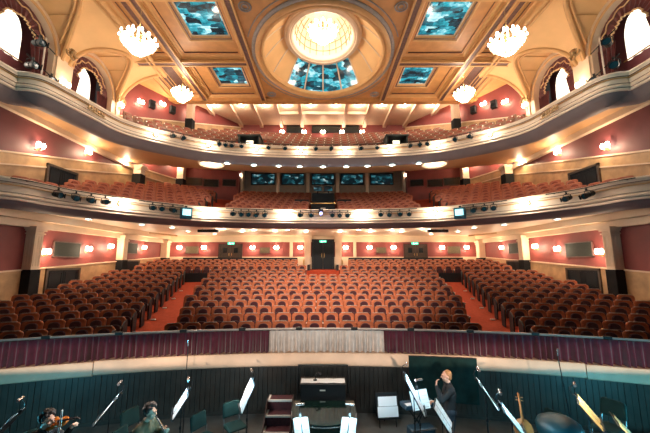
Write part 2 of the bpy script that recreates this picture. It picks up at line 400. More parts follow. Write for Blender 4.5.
# dome
T = Matrix.Translation((DX, DY, zc)) @ Matrix.Diagonal((1, DK, 1, 1))
mb = MB(); mb.lathe([(3.62,0),(3.62,-.08),(3.56,-.14),(3.48,-.16),(3.40,-.12),(3.36,-.04),(3.30,-.10),(3.22,-.10),(3.16,-.02),(3.16,.12)], 64, T); struct(mb.build('trim_dome_ring', M['goldlite']))
mb = MB(); mb.lathe([(3.80,0),(3.80,-.05),(3.74,-.09),(3.68,-.09),(3.62,-.05),(3.62,0)], 64, T); struct(mb.build('trim_dome_outer_ring', M['greyblue']))
RO, RI, ZO, ZI = 3.16, 1.98, .12, 1.10
def dome_pt(a, t):
    r = RO+(RI-RO)*t; z = ZO+(ZI-ZO)*(sin(t*pi/2)*.55+t*.45); return Vector((DX+r*cos(a), DY-.42*t+DK*r*sin(a), zc+z))
NS = 16; wm = MB(); rb = MB()
for k in range(NS):
    a0, a1 = pi/2+2*pi*(k-NS/2)/NS, pi/2+2*pi*(k+1-NS/2)/NS
    am = ((a0+a1)/2-pi/2+pi) % (2*pi)-pi
    rows = [[dome_pt(a0+(a1-a0)*j/4, i/5) for j in range(5)] for i in range(6)]
    if abs(am) < radians(46):
        nwin += 1
        g = struct(MB().grid(rows).build('window_%d' % nwin, M['skylight']))
    else: wm.grid(rows)
    rb.tube([dome_pt(a0, i/6) for i in range(7)], .05, 6)
struct(wm.build('ceiling_dome', M['vault'])); struct(rb.build('trim_dome_ribs', M['cream']))
T2 = Matrix.Translation((DX, DY-.42, zc+ZI)) @ Matrix.Diagonal((1, DK, 1, 1))
mb = MB(); mb.lathe([(2.02,.1),(2.09,-.02),(2.08,-.16),(2.02,-.22),(1.98,-.20),(1.94,-.25),(1.80,-.27),(1.76,-.22),(1.72,-.24),(1.62,-.20),(1.56,-.08),(1.55,.02)], 56, T2); struct(mb.build('trim_oculus_ring', M['cream']))
mb = MB(); mb.lathe([(1.55,.0),(1.54,.35),(1.46,.75),(1.26,1.15),(.92,1.5),(.5,1.7),(.01,1.76)], 48, T2); struct(mb.build('ceiling_oculus', M['cream']))
mb = MB()
for k in range(24):
    a = 2*pi*k/24; mb.tube([T2 @ Vector((r*cos(a), r*sin(a), z)) for r, z in ((1.52,.03),(1.51,.35),(1.43,.74),(1.23,1.13),(.89,1.47))], .018, 5)
for r, z in ((1.51,.3),(1.44,.7),(1.25,1.1)): mb.tube([T2 @ Vector((r*cos(2*pi*k/40), r*sin(2*pi*k/40), z)) for k in range(41)], .018, 5)
struct(mb.build('trim_oculus_lattice', M['ornament']))
# spandrel ornaments in the four corners round the dome
for i, (sx, sy) in enumerate(((-1,1),(1,1),(-1,-1),(1,-1))):
    mb = MB(); cx, cy = sx*3.4, DY+sy*3.55
    for rr in (.26, .14): mb.tube([(cx+rr*cos(2*pi*k/20), cy+rr*sin(2*pi*k/20), zc-.03) for k in range(21)], .035, 6)
    A = [(DX+4.02*cos(a), DY+4.02*DK*sin(a)) for a in [atan2(sy, sx)+radians(d) for d in range(-22, 23, 4)]]
    mb.tube([(x, y, zc-.02) for x, y in A if abs(x) < 3.8 and 11.6 < y < 19.65], .03, 6)
    struct(mb.build('trim_spandrel_%d' % (i+1), M['greyblue']))

# ------------------------------------------------------------------ ceiling of the upper circle behind the rear beam
zr = E+11.55
mb = MB(); mb.box(-11, 11, 20.1, 25.2, zr, zr+.1); struct(mb.build('ceiling_upper', M['cream']))
for i, x in enumerate((-8.6,-6.9,-5.2,-3.5,-1.75,1.75,3.5,5.2,6.9,8.6)):
    mb = MB(); mb.box(x-.13, x+.13, 20.1, 25.1, zr-.24, zr); struct(mb.build('trim_upper_rib_%d' % (i+1), M['cream']))
mb = MB(); mb.box(-3.5, 3.5, 22.6, 22.8, zr-.22, zr); struct(mb.build('trim_upper_cross_rib', M['cream']))

# ------------------------------------------------------------------ vaulted sides with arched box openings
AW = 12.0; AZ = E+9.15; AR = 1.38; LR = 1.72
ARCH = (15.1, 11.2, 7.3)
AH = {15.1: (1.38, 1.70), 11.2: (1.45, 1.78), 7.3: (1.38, 1.70)}
def cove_z(x):                                                   # x = |x|
    t = max(0., min(1., (x-9.4)/2.6)); return E+8.7+2.3*sqrt(max(0, 1-t*t))
def vault_z(x, y):
    z = cove_z(x)
    for yc in ARCH:
        r = AH[yc][1]
        if abs(y-yc) < r: z = max(z, min(zc, AZ+sqrt(r*r-(y-yc)**2)))
    return z
for sx, nm in ((-1, 'left'), (1, 'right')):
    ys = [6+.07*i for i in range(int(11.0/.07)+1)] + [17.0]
    xs = [9.4+2.6*(i/36) for i in range(37)]
    mb = MB(); mb.grid([[Vector((sx*x, y, vault_z(x, y))) for y in ys] for x in xs]); struct(mb.build('ceiling_%s_vault' % nm, M['vault']))
    # end face of the vault towards the rear
    mb = MB(); mb.add([(sx*x, 17.0, cove_z(x)) for x in xs] + [(sx*x, 17.0, zc+.1) for x in xs], [(i, i+1, 37+i+1, 37+i) for i in range(36)]); struct(mb.build('wall_%s_vault_end' % nm, M['vault']))
    mb = MB(); mb.tube([(sx*x, 17.0, cove_z(x)-.02) for x in xs], .09, 8); struct(mb.build('trim_%s_vault_end' % nm, M['goldlite']))
    mb = MB(); mb.tube([(sx*9.4, 6, zc-.04), (sx*9.4, 17.05, zc-.04)], .12, 8); mb.tube([(sx*9.62, 6, zc-.10), (sx*9.62, 17.05, zc-.10)], .06, 8); struct(mb.build('trim_%s_cove_edge' % nm, M['goldlite']))
    for j, yc in enumerate(ARCH):
        r, lr = AH[yc]
        # groin moulding where the lunette meets the cove
        pts = []
        for k in range(41):
            a = pi*k/40; y = yc+lr*cos(a); z = AZ+lr*sin(a)
            t = (z-E-8.7)/2.3
            x = 9.4+2.6*sqrt(max(0, 1-t*t)) if t < 1 else 9.4
            if z < E+8.75: x = 12.0
            pts.append((sx*min(x, 11.98), y, min(z, zc)-.02))
        mb = MB(); mb.tube(pts, .10, 8); mb.tube([(p[0]+sx*.22, yc+(p[1]-yc)*.93, AZ+(p[2]-AZ)*.95) for p in pts if abs(p[0]) < 11.7], .045, 6)
        for a in (60, 90, 120):
            a = radians(a); y = yc+lr*cos(a); z = AZ+lr*sin(a)-.03; xx = min((p for p in pts), key=lambda p: abs(p[1]-y))[0]
            mb.tube([(xx, y, z), (sx*11.95, y, z)], .03, 6)
        struct(mb.build('trim_%s_lunette_%d' % (nm, j+1), M['goldlite']))
        # wall of the opening: lunette strip, jambs
        mb = MB(); n = 32
        A = [(yc+r*cos(pi*k/n), AZ+r*sin(pi*k/n)) for k in range(n+1)]; B = [(yc+lr*cos(pi*k/n), AZ+lr*sin(pi*k/n)) for k in range(n+1)]
        A = [(yc+r, E+6.5)]+A+[(yc-r, E+6.5)]; B = [(yc+lr+.36, E+6.5)]+B+[(yc-lr-.36, E+6.5)]
        B[1] = (yc+lr+.36 if yc > 15 else yc+lr+.0, AZ)
        m_ = len(A)
        mb.add([(sx*AW, y, z) for y, z in A]+[(sx*AW, y, z) for y, z in B], [(k, k+1, m_+k+1, m_+k) for k in range(m_-1)])
        mb.grid([[Vector((sx*x, y, z)) for y, z in A] for x in (AW, AW+.45)])
        struct(mb.build('wall_%s_arch_%d' % (nm, j+1), M['cream'], smooth=False))
        mb = MB(); mb.tube([(sx*(AW-.01), yc+(r+.06)*cos(pi*k/n), AZ+(r+.06)*sin(pi*k/n)) for k in range(n+1)], .06, 8); struct(mb.build('trim_%s_arch_%d' % (nm, j+1), M['goldlite']))
    # piers filling between the openings
    mb = MB()
    for ya, yb in ((16.8, 17.1), (12.75, 13.62), (8.75, 9.55)):
        mb.box(min(sx*11.92, sx*12.3), max(sx*11.92, sx*12.3), ya, yb, E+6.5, E+9.2)
    struct(mb.build('wall_%s_piers' % nm, M['cream'], smooth=False))
    mb = MB(); mb.box(min(sx*13.4, sx*13.5), max(sx*13.4, sx*13.5), 5, 17, E+6.5, E+11.5); struct(mb.build('wall_%s_box_back' % nm, M['maroon_wall']))
    mb = MB(); mb.box(min(sx*11.9, sx*13.5), max(sx*11.9, sx*13.5), 5, 17, E+6.52, E+6.62); struct(mb.build('floor_%s_box' % nm, M['carpet']))


# ================================================================== fittings of the house
SIDE = {-1: 'left', 1: 'right'}
# ------------------------------------------------------------------ columns
def column(name, x, y, z0, z1, w=.62, base=None, zb=None):
    mb = MB(); h = w/2
    mb.box(x-h, x+h, y-h, y+h, z0, z1-.16)
    for d, a, b in ((.05,z1-.34,z1-.28),(.07,z1-.2,z1-.12),(.12,z1-.12,z1)): mb.box(x-h-d, x+h+d, y-h-d, y+h+d, a, b)
    for s in (-.5, 0, .5):                                        # flutes stand out as thin fillets
        for q in (-1, 1): mb.box(x+q*(h)-.012, x+q*(h)+.012, y+s*w*.62-.03, y+s*w*.62+.03, (zb or z0)+.15, z1-.42); mb.box(x+s*w*.62-.03, x+s*w*.62+.03, y+q*h-.012, y+q*h+.012, (zb or z0)+.15, z1-.42)
    o = struct(mb.build(name, M['cream'], smooth=False))
    if zb:
        b = MB(); b.bbox(x-h-.04, x+h+.04, y-h-.04, y+h+.04, z0, zb, .015); b.build('column_base', M['blackmatt'], o, smooth=False)
    return o
for sx in (-1, 1):
    column('column', sx*12.80, 13.75, zst(31), E+1.55, .42, True, E-.33)
    column('column', sx*12.80, 19.85, zst(36), E+1.66, .44, True, E+.13)
    column('column', sx*12.75, 25.2, zst(41), E+1.72, .5, True, E+.33)
    column('column', sx*12.55, 20.5, E+3.6, E+6.5, .5, True, E+5.9)
    column('column', sx*11.45, 24.3, E+4.4, E+8.4, .5, True, E+6.6)
    column('column', sx*9.35, 20.6, E+8.0, E+11.4, .42, True, E+9.9)
    column('column', sx*7.25, 26.4, E+4.6, E+8.4, .6)
    column('column', sx*1.25, 25.4, zst(40), E+2.1, .5)
for x in (-12.4,):
    pass
# pilasters and panel mouldings on the rear wall of the stalls
for i, x in enumerate((-2.6,2.6)):
    mb = MB(); mb.box(x-.12, x+.12, 25.40, 25.5, E+.4, E+1.7); struct(mb.build('trim_rear_pilaster_%d' % (i+1), M['cream'], smooth=False))

# ------------------------------------------------------------------ doors, exit signs
def door_leaf(mb, x0, x1, z0, z1, y):                            # panelled leaf in the x-z plane
    mb.box(x0, x1, y, y+.05, z0, z1)
    for a, b in ((.08,.45),(.52,.94)):
        za, zb = z0+(z1-z0)*a, z0+(z1-z0)*b
        for q in ((x0+.1, x1-.1, za, za+.03),(x0+.1, x1-.1, zb-.03, zb),(x0+.1, x0+.13, za, zb),(x1-.13, x1-.1, za, zb)): mb.box(q[0], q[1], y-.015, y, q[2], q[3])
nd = 0
def double_door(loc, rz, w, h, frame_m, leaf_m, window=False):
    global nd
    nd += 1
    t = bpy.data.objects.new('door_%d' % nd, None); C.objects.link(t); t.location = loc; t.rotation_euler = (0,0,rz); t['kind'] = 'structure'
    f = MB(); f.box(-w/2-.1, -w/2, -.05, .08, 0, h+.1); f.box(w/2, w/2+.1, -.05, .08, 0, h+.1); f.box(-w/2-.1, w/2+.1, -.05, .08, h, h+.1); f.build('door_frame', frame_m, t, smooth=False)
    for a, b in ((-w/2+.005, -.008), (.008, w/2-.005)):
        mb = MB(); door_leaf(mb, a, b, 0, h, 0.); l = mb.build('door_leaf', leaf_m, t, smooth=False)
        hx = b-.1 if b < .1 else a+.1
        hm = MB(); hm.tube([(hx,-.05,h*.42),(hx,-.05,h*.55)], .015, 6); hm.box(hx-.03, hx+.03, -.012, 0, h*.40, h*.57); hm.build('door_handle', M['brass'], l)
        if window:
            g = MB(); g.box((a+b)/2-.16, (a+b)/2+.16, -.02, .0, h*.58, h*.86); g.build('door_pane', M['glassdark'], l)
    return t
M['doorpaint'] = mat('dark_door_paint', (.008,.013,.018), .5, spec=.2)
M['doorwood'] = mat('dark_door_wood', (.06,.038,.024), .5, var=.25, scale=5.)
zdoor = E-.62
mb = MB(); mb.box(-1.15, 1.15, 22.6, 25.5, 1.0, zdoor); struct(mb.build('floor_door_landing', M['carpet']))
double_door((0, 25.36, zdoor), 0, 1.62, 2.36, M['black'], M['doorpaint'])
for sx in (-1, 1): double_door((sx*7.55, 25.42, E-.1), 0, 1.75, 1.45, M['darkwood'], M['doorwood'], True)
for sx in (-1, 1):
    # side exits under the dado, seen above the seats
    double_door((sx*12.93, 15.7, E-2.0), -sx*pi/2, 1.86, 1.6, M['doorwood'], M['doorpaint'])
    double_door((sx*12.93, 21.3, E-1.4), -sx*pi/2, 1.3, 1.42, M['doorwood'], M['doorpaint'])
    double_door((sx*12.9, 14.9, E+2.75), -sx*pi/2, 1.6, 1.75, M['doorwood'], M['doorpaint'])
M['exit'] = mat('lit_exit_green', (.05,.8,.45), .4, em=1.6, emcol=(.08,.75,.45))
M['exitwhite'] = mat('lit_exit_white', (.9,1,.95), .4, em=2.5, emcol=(.85,1,.92))
def exit_sign(x, y, z, label):
    t = thing('exit_sign', label, 'sign', (x, y, z), 0, 'green exit signs over the rear doors')
    b = MB(); b.bbox(-.3, .3, 0, .06, -.1, .1, .01); b.build('sign_box', M['black'], t, smooth=False)
    f = MB(); f.box(-.28, .28, -.006, 0, -.085, .085); f.build('sign_face', M['exit'], t, smooth=False)
    g = MB()                                                     # running figure and arrow
    Y0, Y1 = -.012, -.006
    g.prism([(-.14,.03),(-.11,.06),(-.08,.03),(-.11,.0)], Y0, Y1); g.prism([(-.15,0),(-.08,.01),(-.06,-.03),(-.02,-.06),(-.05,-.07),(-.10,-.03),(-.17,-.06),(-.18,-.05),(-.13,-.01)], Y0, Y1)
    g.prism([(.03,.015),(.14,.015),(.14,.045),(.22,0),(.14,-.045),(.14,-.015),(.03,-.015)], Y0, Y1); g.build('pictogram', M['exitwhite'], t, smooth=False)
exit_sign(0, 25.28, E+1.66, 'green lit exit sign over the dark centre double doors of the stalls')
exit_sign(-7.5, 25.36, E+1.5, 'green lit exit sign over the wooden doors in the left half of the rear wall')
exit_sign(7.5, 25.36, E+1.5, 'green lit exit sign over the wooden doors in the right half of the rear wall')

# ------------------------------------------------------------------ wall panels
M['panel'] = mat('dark_green_panel', (.022,.028,.022), .8, var=.2, scale=14., bump=.2)
M['grille'] = mat('olive_grille', (.13,.105,.06), .7, var=.3, scale=26.)
def wall_panel(loc, rz, w, h, label, m, group):
    t = thing('acoustic_panel', label, 'panel', loc, rz, group)
    f = MB()
    for q in ((-w/2,w/2,-h/2,-h/2+.05),(-w/2,w/2,h/2-.05,h/2),(-w/2,-w/2+.05,-h/2,h/2),(w/2-.05,w/2,-h/2,h/2)): f.box(q[0], q[1], -.07, -.005, q[2], q[3])
    f.build('panel_frame', M['bronze'], t, smooth=False)
    p = MB(); p.box(-w/2+.04, w/2-.04, -.05, -.005, -h/2+.04, h/2-.04)
    n = 9
    for k in range(n): z = -h/2+.08+(h-.16)*k/(n-1); p.box(-w/2+.05, w/2-.05, -.058, -.05, z-.012, z+.012)
    p.build('panel_face', m, t, smooth=False)
for sx in (-1, 1):
    s = SIDE[sx]
    wall_panel((sx*13, 15.8, E+.62), -sx*pi/2, 1.7, .78, 'large dark green wall panel between sconces on the %s stalls wall' % s, M['panel'], 'dark panels on the stalls walls')
    wall_panel((sx*13, 21.0, E+.92), -sx*pi/2, 1.5, .74, 'smaller dark green wall panel beyond the second column on the %s stalls wall' % s, M['panel'], 'dark panels on the stalls walls')
    wall_panel((sx*10.7, 25.5, E+.98), 0, 1.1, .62, 'olive grille panel near the %s end of the rear stalls wall' % s, M['grille'], 'grille panels on the rear stalls wall')
    wall_panel((sx*4.75, 25.5, E+.95), 0, .85, .5, 'olive grille panel on the rear stalls wall %s of the centre door' % s, M['grille'], 'grille panels on the rear stalls wall')

# ------------------------------------------------------------------ sconces
def sconce_proto():
    t = thing('wall_sconce', 'x', 'wall lamp', (0,0,0))
    b = MB(); b.lathe([(.0,-.0),(.09,.0),(.085,.02),(.05,.03),(.0,.035)], 12, Matrix.Translation((0,0,0)) @ Matrix.Rotation(pi/2, 4, 'X') @ Matrix.Diagonal((1,1.5,1,1))); b.build('backplate', M['brass'], t)
    a = MB()
    for s in (-1, 1): a.tube([(0,-.03,-.02),(s*.06,-.1,-.06),(s*.12,-.14,-.03),(s*.12,-.14,.02)], .011, 6)
    a.build('arm', M['brass'], t)
    for s in (-1, 1):
        g = MB(); g.lathe([(.03,.0),(.07,.03),(.09,.10),(.085,.19),(.05,.25),(.001,.26)], 10, Matrix.Translation((s*.12,-.16,.0))); g.build('glass_shade', M['bulb'], t)
    return t
SC = sconce_proto(); sc_used = [False]
def sconce(loc, rz, label, group, watt=26, col=WARM, off=.36):
    if not sc_used[0]: SC.location = loc; SC.rotation_euler = (0,0,rz); SC['label'] = label; SC['group'] = group; sc_used[0] = True
    else: dup(SC, loc, rz, label, group)
    d = Matrix.Rotation(rz, 3, 'Z') @ Vector((0, -off, .05))
    if watt: lamp('sconce_light', Vector(loc)+d, watt*1.7, col, .06)
for sx in (-1, 1):
    s = SIDE[sx]; g = 'sconces on the stalls walls'
    for k, (y, z) in enumerate(((14.5,.36),(17.1,.6),(18.85,.82),(22.4,.92))):
        sconce((sx*13, y, E+z), -sx*pi/2, 'lit brass sconce on the %s stalls wall, %s from the pit' % (s, ORD[k]), g, 45)
    for k, x in enumerate((11.7, 9.7, 5.75, 3.8, 1.85)):
        sconce((sx*x, 25.5, E+1.05), 0, 'lit brass sconce on the rear stalls wall, %s from the %s end' % (ORD[k], s), 'sconces on the rear stalls wall', 36)
    for k, (y, z) in enumerate(((13.5,5.13),(16.3,5.86),(19.2,6.25))):
        sconce((sx*13, y, E+z), -sx*pi/2, 'lit brass sconce on the maroon %s wall of the dress circle, %s from the stage' % (s, ORD[k]), 'sconces on the dress circle walls', 55)
    sconce((sx*12.72, 21.7, E+7.3), -sx*radians(70), 'lit brass sconce past the column on the %s wall of the dress circle' % s, 'sconces on the dress circle walls', 55)
    sconce((sx*11.85, 23.75, E+7.6), -sx*radians(70), 'lit brass sconce near the rear corner of the %s dress circle wall' % s, 'sconces on the dress circle walls', 40)
    sconce((sx*7.25, 26.1, E+7.3), 0, 'lit brass sconce on the cream pier %s of the control room windows' % s, 'sconces on the dress circle walls', 55)
    P = [Vector((sx*12, 17.2)), Vector((sx*9.4, 21.6)), Vector((sx*7.1, 24.9))]
    for k, (t_, z) in enumerate(((.21,9.75),(.48,10.25),(.90,10.7))):
        p = P[0]+(P[1]-P[0])*t_; a = atan2(sx*4.4, -2.6*1.0)
        rz = -sx*(pi/2-atan2(2.6, 4.4))
        sconce((p.x, p.y, E+z), rz, 'lit brass sconce on the red %s wall of the upper circle, %s from the boxes' % (s, ORD[k]), 'sconces on the upper circle walls', 30)
    for k, (y, z) in enumerate(((16.95, 8.95), (13.18, 7.95))):
        sconce((sx*11.92, y, E+z), -sx*pi/2, 'lit brass sconce on the cream pier %s the %s boxes' % (('behind', 'between')[k], s), 'sconces on the box piers', 26)

# ------------------------------------------------------------------ round lamps on the balcony fronts
def front_lamp(loc, rz, label, group, watt):
    t = thing('front_lamp', label, 'lamp', loc, rz, group)
    b = MB(); b.lathe([(0,0),(.11,0),(.12,.02),(.09,.05),(.0,.05)], 14, Matrix.Rotation(pi/2, 4, 'X')); b.build('lamp_base', M['brass'], t)
    g = MB(); g.ball((0,-.09,0), .085, 12); g.build('glass_globe', M['bulb'], t)
    d = Matrix.Rotation(rz, 3, 'Z') @ Vector((0, -.27, .0)); lamp('front_lamp_light', Vector(loc)+d, watt, WARM2, .07)
def on_curve(H, x):                                              # y and heading of the front at this x
    P = F1 if H == 1 else F2; N = nrm(P); best = min(range(len(P)), key=lambda i: abs(P[i].x-x) + (100 if P[i].y < 11 else 0))
    i = min(max(best, 1), len(P)-2); j = i+1 if (P[i+1].x-x)*(P[i].x-x) <= 0 else i-1
    a, b = P[i], P[j]; t = (x-a.x)/(b.x-a.x) if abs(b.x-a.x) > 1e-6 else 0
    y = a.y+(b.y-a.y)*t; n = N[i]; return y, atan2(-n.x, n.y)
for k, x in enumerate((-9.2,-6.88,-4.14,-1.38,1.38,4.14,6.88,9.2)):
    y, rz = on_curve(2, x); p = Matrix.Rotation(rz, 3, 'Z') @ Vector((0, -.06, 0))
    front_lamp((x+p.x, y+p.y, E+6.88), rz, 'lit globe lamp on the upper circle front, %s of eight from the left' % ORD[k], 'globe lamps on the upper circle front', 48)
for k, x in enumerate((-9.85,-6.5,-2.2,2.3,6.4,9.9)):
    y, rz = on_curve(1, x); p = Matrix.Rotation(rz, 3, 'Z') @ Vector((0, -.06, 0))
    front_lamp((x+p.x, y+p.y, E+2.78), rz, 'lit globe lamp on the dress circle front, %s of six from the left' % ORD[k], 'globe lamps on the dress circle front', 95)

# ------------------------------------------------------------------ downlights
def downlight_proto():
    t = thing('downlight', 'x', 'ceiling light', (0,0,0))
    MB().lathe([(.14,.0),(.21,.0),(.215,-.02),(.20,-.035),(.14,-.03),(.14,.0)], 16).build('trim_ring', M['cream'], t)
    MB().lathe([(.0,-.032),(.09,-.034),(.145,-.02)], 16).build('lens', M['bulb'], t)
    return t
DL = downlight_proto(); dl_used = [False]
DLC = None
def downlight(loc, label, group, watt, cool=False):
    global DLC
    if cool:
        if DLC is None:
            DLC = dup(DL, loc, 0, label, group)
            for c in DLC.children:
                if c.name.startswith('lens'): c.data = c.data.copy(); c.data.materials[0] = M['bulbcool']
            o = DLC
        else: o = dup(DLC, loc, 0, label, group)
    elif not dl_used[0]: o = DL; o.location = loc; o['label'] = label; o['group'] = group; dl_used[0] = True
    else: o = dup(DL, loc, 0, label, group)
    if watt: lamp('downlight_light', (loc[0], loc[1], loc[2]-.16), watt, (.6,.9,1.) if cool else WARM2, .08)
RS = [(-7.3,21.2),(-6.4,19.8),(-5.6,21.5),(-4.6,20.6),(-3.3,21.2),(-2.3,20.2),(-1.2,21.7),(1.2,21.7),(2.3,20.2),(3.3,21.4),(4.6,20.6),(5.5,21.6),(6.4,19.9),(7.3,21.2)]
for k, (x, y) in enumerate(RS):
    downlight((x, y, E+2.115), 'lit round downlight under the dress circle, %s of fourteen from the left across the soffit' % ORD[k], 'downlights under the dress circle', 44)
for k, (x, y) in enumerate(((-9.4,21.5),(-9.3,19.0),(9.3,19.0),(9.4,21.5),(-8.2,23.4),(8.2,23.4))):
    downlight((x, y, E+2.115), 'lit round downlight under the dress circle, %s pair from the stage, %s side' % (('third','second','second','third','fourth','fourth')[k], SIDE[1 if x > 0 else -1]), 'side downlights under the dress circle', 11)
for sx in (-1, 1):
    for k, (x, y) in enumerate(((11.6,15.2),(10.3,17.5))):
        downlight((sx*x, y, E+2.115), 'cold blue downlight under the %s arm of the dress circle, %s from the stage' % (SIDE[sx], ORD[k]), 'cold downlights under the dress circle', 4, True)
for k, x in enumerate((-6.0,-4.4,-2.85,-1.5,0,1.5,2.85,4.4,6.0)):
    y, rz = on_curve(2, x)
    downlight((x, y+.62, E+6.12), 'small cold downlight under the upper circle, %s of nine from the left' % ORD[k], 'downlights under the upper circle', 12, True)
for k, x in enumerate((-8.1,-6.1,-4.35,-2.7,-.95,.95,2.7,4.35,6.1,8.1)):
    downlight((x, 21.6, zr), 'lit downlight between ceiling ribs over the upper circle, %s of ten from the left' % ORD[k], 'downlights over the upper circle', 75)
# wide round ceiling lights under the upper circle
for sx in (-1, 1):
    t = thing('ceiling_light', 'wide round cream ceiling light under the %s half of the upper circle' % SIDE[sx], 'ceiling light', (sx*7.35, 19.75, E+6.46), 0, 'round ceiling lights under the upper circle')
    MB().lathe([(.85,.05),(.86,-.06),(.80,-.12),(.72,-.10),(.66,-.02),(.66,.05)], 32).build('rim', M['cream'], t)
    M.setdefault('opal', mat('lit_opal_glass', (.9,.75,.55), .4, em=1.6, emcol=(1.,.78,.52)))
    MB().lathe([(.68,-.02),(.5,-.08),(.25,-.11),(.01,-.12)], 32).build('opal_bowl', M['opal'], t)
    MB().ball((0,0,-.13), .12, 10, (1,1,.4)).build('lens', M['bulbcool'], t)
    lamp('ceiling_light_lamp', (sx*7.35, 19.75, E+6.15), 70, WARM2, .3)

# ------------------------------------------------------------------ chandeliers
M['crystal'] = mat('lit_crystal', (1,.95,.85), .15, em=7.0, emcol=(1.,.92,.80))
def chandelier(loc, ztop, R, label, watt, big=False):
    t = thing('chandelier', label, 'chandelier', loc, 0, 'crystal chandeliers')
    h = ztop-loc[2]
    MB().lathe([(.02,h-.12),(.10,h-.08),(.14,h),(.001,h)], 14).build('ceiling_rose', M['brass'], t)
    c = MB(); n = max(4, int((h-R*1.0)/.09))
    for k in range(n):
        z = R*.95+(h-.1-R*.95)*(k+.5)/n; q = k % 2
        c.tube([((cos(a)*.022 if q else 0), (0 if q else cos(a)*.022), z+sin(a)*.05) for a in [2*pi*j/8 for j in range(9)]], .006, 4, False)
    c.build('chain', M['brass'], t)
    MB().lathe([(.03,R*1.0),(.06,R*.85),(.03,R*.6),(.07,R*.3),(.03,0),(.06,-R*.4),(.02,-R*.7),(.001,-R*.75)], 12).build('stem', M['brass'], t)
    for rr, z in ((R, .05), (R*.62, R*.45)):
        f = MB(); f.tube([(rr*cos(2*pi*k/28), rr*sin(2*pi*k/28), z) for k in range(29)], .02, 6)
        for k in range(6):
            a = 2*pi*k/6; f.tube([(.03*cos(a),.03*sin(a),z+.1),(rr*.5*cos(a),rr*.5*sin(a),z-.06),(rr*cos(a),rr*sin(a),z)], .012, 5)
        f.build('ring_frame', M['brass'], t)
        for k in range(12 if rr == R else 8):
            a = 2*pi*k/(12 if rr == R else 8)
            MB().lathe([(.012,0),(.03,.02),(.045,.07),(.03,.13),(.001,.17)], 8, Matrix.Translation((rr*cos(a), rr*sin(a), z+.02))).build('candle_bulb', M['bulb'], t)
    k_n = 18
    s = MB()                                                      # skirts of hanging crystal drops
    for rr, z0, z1, r1 in ((R*.96,.0,-R*.62,R*.30),(R*.6,R*.42,R*.05,R*.93)):
        for k in range(k_n):
            a = 2*pi*k/k_n
            for j in range(5):
                u = (j+.5)/5; r_ = rr+(r1-rr)*(u**.8 if r1 < rr else u); z = z0+(z1-z0)*u
                s.lathe([(.001,-.06),(.036,0),(.001,.06)], 5, Matrix.Translation((r_*cos(a), r_*sin(a), z)) @ Matrix.Scale(1.25*R/.65 if R > .5 else 1, 4))
    s.build('crystal_drops', M['crystal'], t)
    MB().ball((0,0,-R*.66), R*.12, 10).build('finial', M['crystal'], t)
    lamp('chandelier_light', (loc[0], loc[1], loc[2]-R*.95), watt, WARM2, .25); lamp('chandelier_uplight', (loc[0], loc[1], loc[2]+R*1.15), (watt*.03 if big else watt*.3), WARM2, .2)
for sx in (-1, 1):
    s = SIDE[sx]
    chandelier((sx*6.95, 10.6, E+8.15), zc, .62, 'lit crystal chandelier hanging from the ceiling between %s stage box and skylight' % s, 210)
    chandelier((sx*8.35, 17.1, E+9.75), zc, .56, 'lit crystal chandelier over the %s side of the upper circle front' % s, 190)
chandelier((0, DY-.42, zc+1.25), zc+ZI+1.75, .80, 'great lit crystal chandelier hanging inside the central ceiling dome', 190, True)

# ------------------------------------------------------------------ seats
def dome_outline(w, z0, z1, r, n=6):
    out = [(-w/2, z0), (w/2, z0)]
    for k in range(n+1): a = pi/2*k/n; out.append((w/2-r+r*cos(a), z1-r*.75+r*.75*sin(a)))
    for k in range(n+1): a = pi/2+pi/2*k/n; out.append((-w/2+r+r*cos(a), z1-r*.75+r*.75*sin(a)))
    return out
def cushion(mb, out, y0, y1, c=.03, M_=None):                    # softly rounded slab
    cx = sum(p[0] for p in out)/len(out); cz = sum(p[1] for p in out)/len(out)
    def sh(k): return [(cx+(x-cx)*k, cz+(z-cz)*k) for x, z in out]
    rows = []
    for y, k in ((y0, .80), (y0+c*.35, .94), (y0+c, 1.), (y1-c*.5, 1.), (y1, .93)): rows.append([Vector((x, y, z)) for x, z in sh(k)])
    base = len(mb.v); n = len(out)
    mb.grid(rows, True, M_); mb.add([(r.x, r.y, r.z) for r in rows[0]], [tuple(range(n))], M_); mb.add([(r.x, r.y, r.z) for r in rows[-1]], [tuple(range(n))], M_)
tilt = Matrix.Translation((0,.16,.40)) @ Matrix.Rotation(radians(-10), 4, 'X') @ Matrix.Translation((0,-.16,-.40))
def seat_meshes(kind):
    P = {}
    rust = {'stalls': M['rust'], 'circle': M['rust2'], 'upper': M['rust3']}[kind]
    n = 6 if kind == 'stalls' else 3
    b = MB(); cushion(b, dome_outline(.33, .40, .855, .15, n), .10, .19, .04, tilt); P['backrest'] = (b, {'stalls': M['maroon'], 'circle': M['rustdark'], 'upper': M['rustdark']}[kind])
    b = MB(); cushion(b, dome_outline(.56, .30, .925, .13, n), .150, .215, .02, tilt); P['back_shell'] = (b, rust)
    b = MB(); cushion(b, dome_outline(.40, .34, .70, .17, n), -.03, .06, .035, Matrix.Translation((0,.0,.36)) @ Matrix.Rotation(radians(-14), 4, 'X') @ Matrix.Translation((0,0,-.36))); P['seat_pad'] = (b, M['maroon'] if kind == 'stalls' else rust)
    b = MB(); b.bbox(.255, .315, -.20, .20, .60, .645, .012); b.box(.265, .305, -.12, .16, .0, .60); P['armrest'] = (b, M['darkwood'])
    b = MB(); b.bbox(-.20, .20, .125, .20, .915, .940, .008, tilt); P['top_highlight'] = (b, M['edgelight'])  # pale strip stands for light caught along the top edge
    if kind != 'circle':
        b = MB(); b.lathe([(0,0),(.034,0),(.028,.012),(0,.014)], 8, Matrix.Translation((.285,-.198,.625)) @ Matrix.Rotation(pi/2, 4, 'X')); P['glint_disc'] = (b, M['plate'])  # pale disc paints the glint at the armrest end
    return P
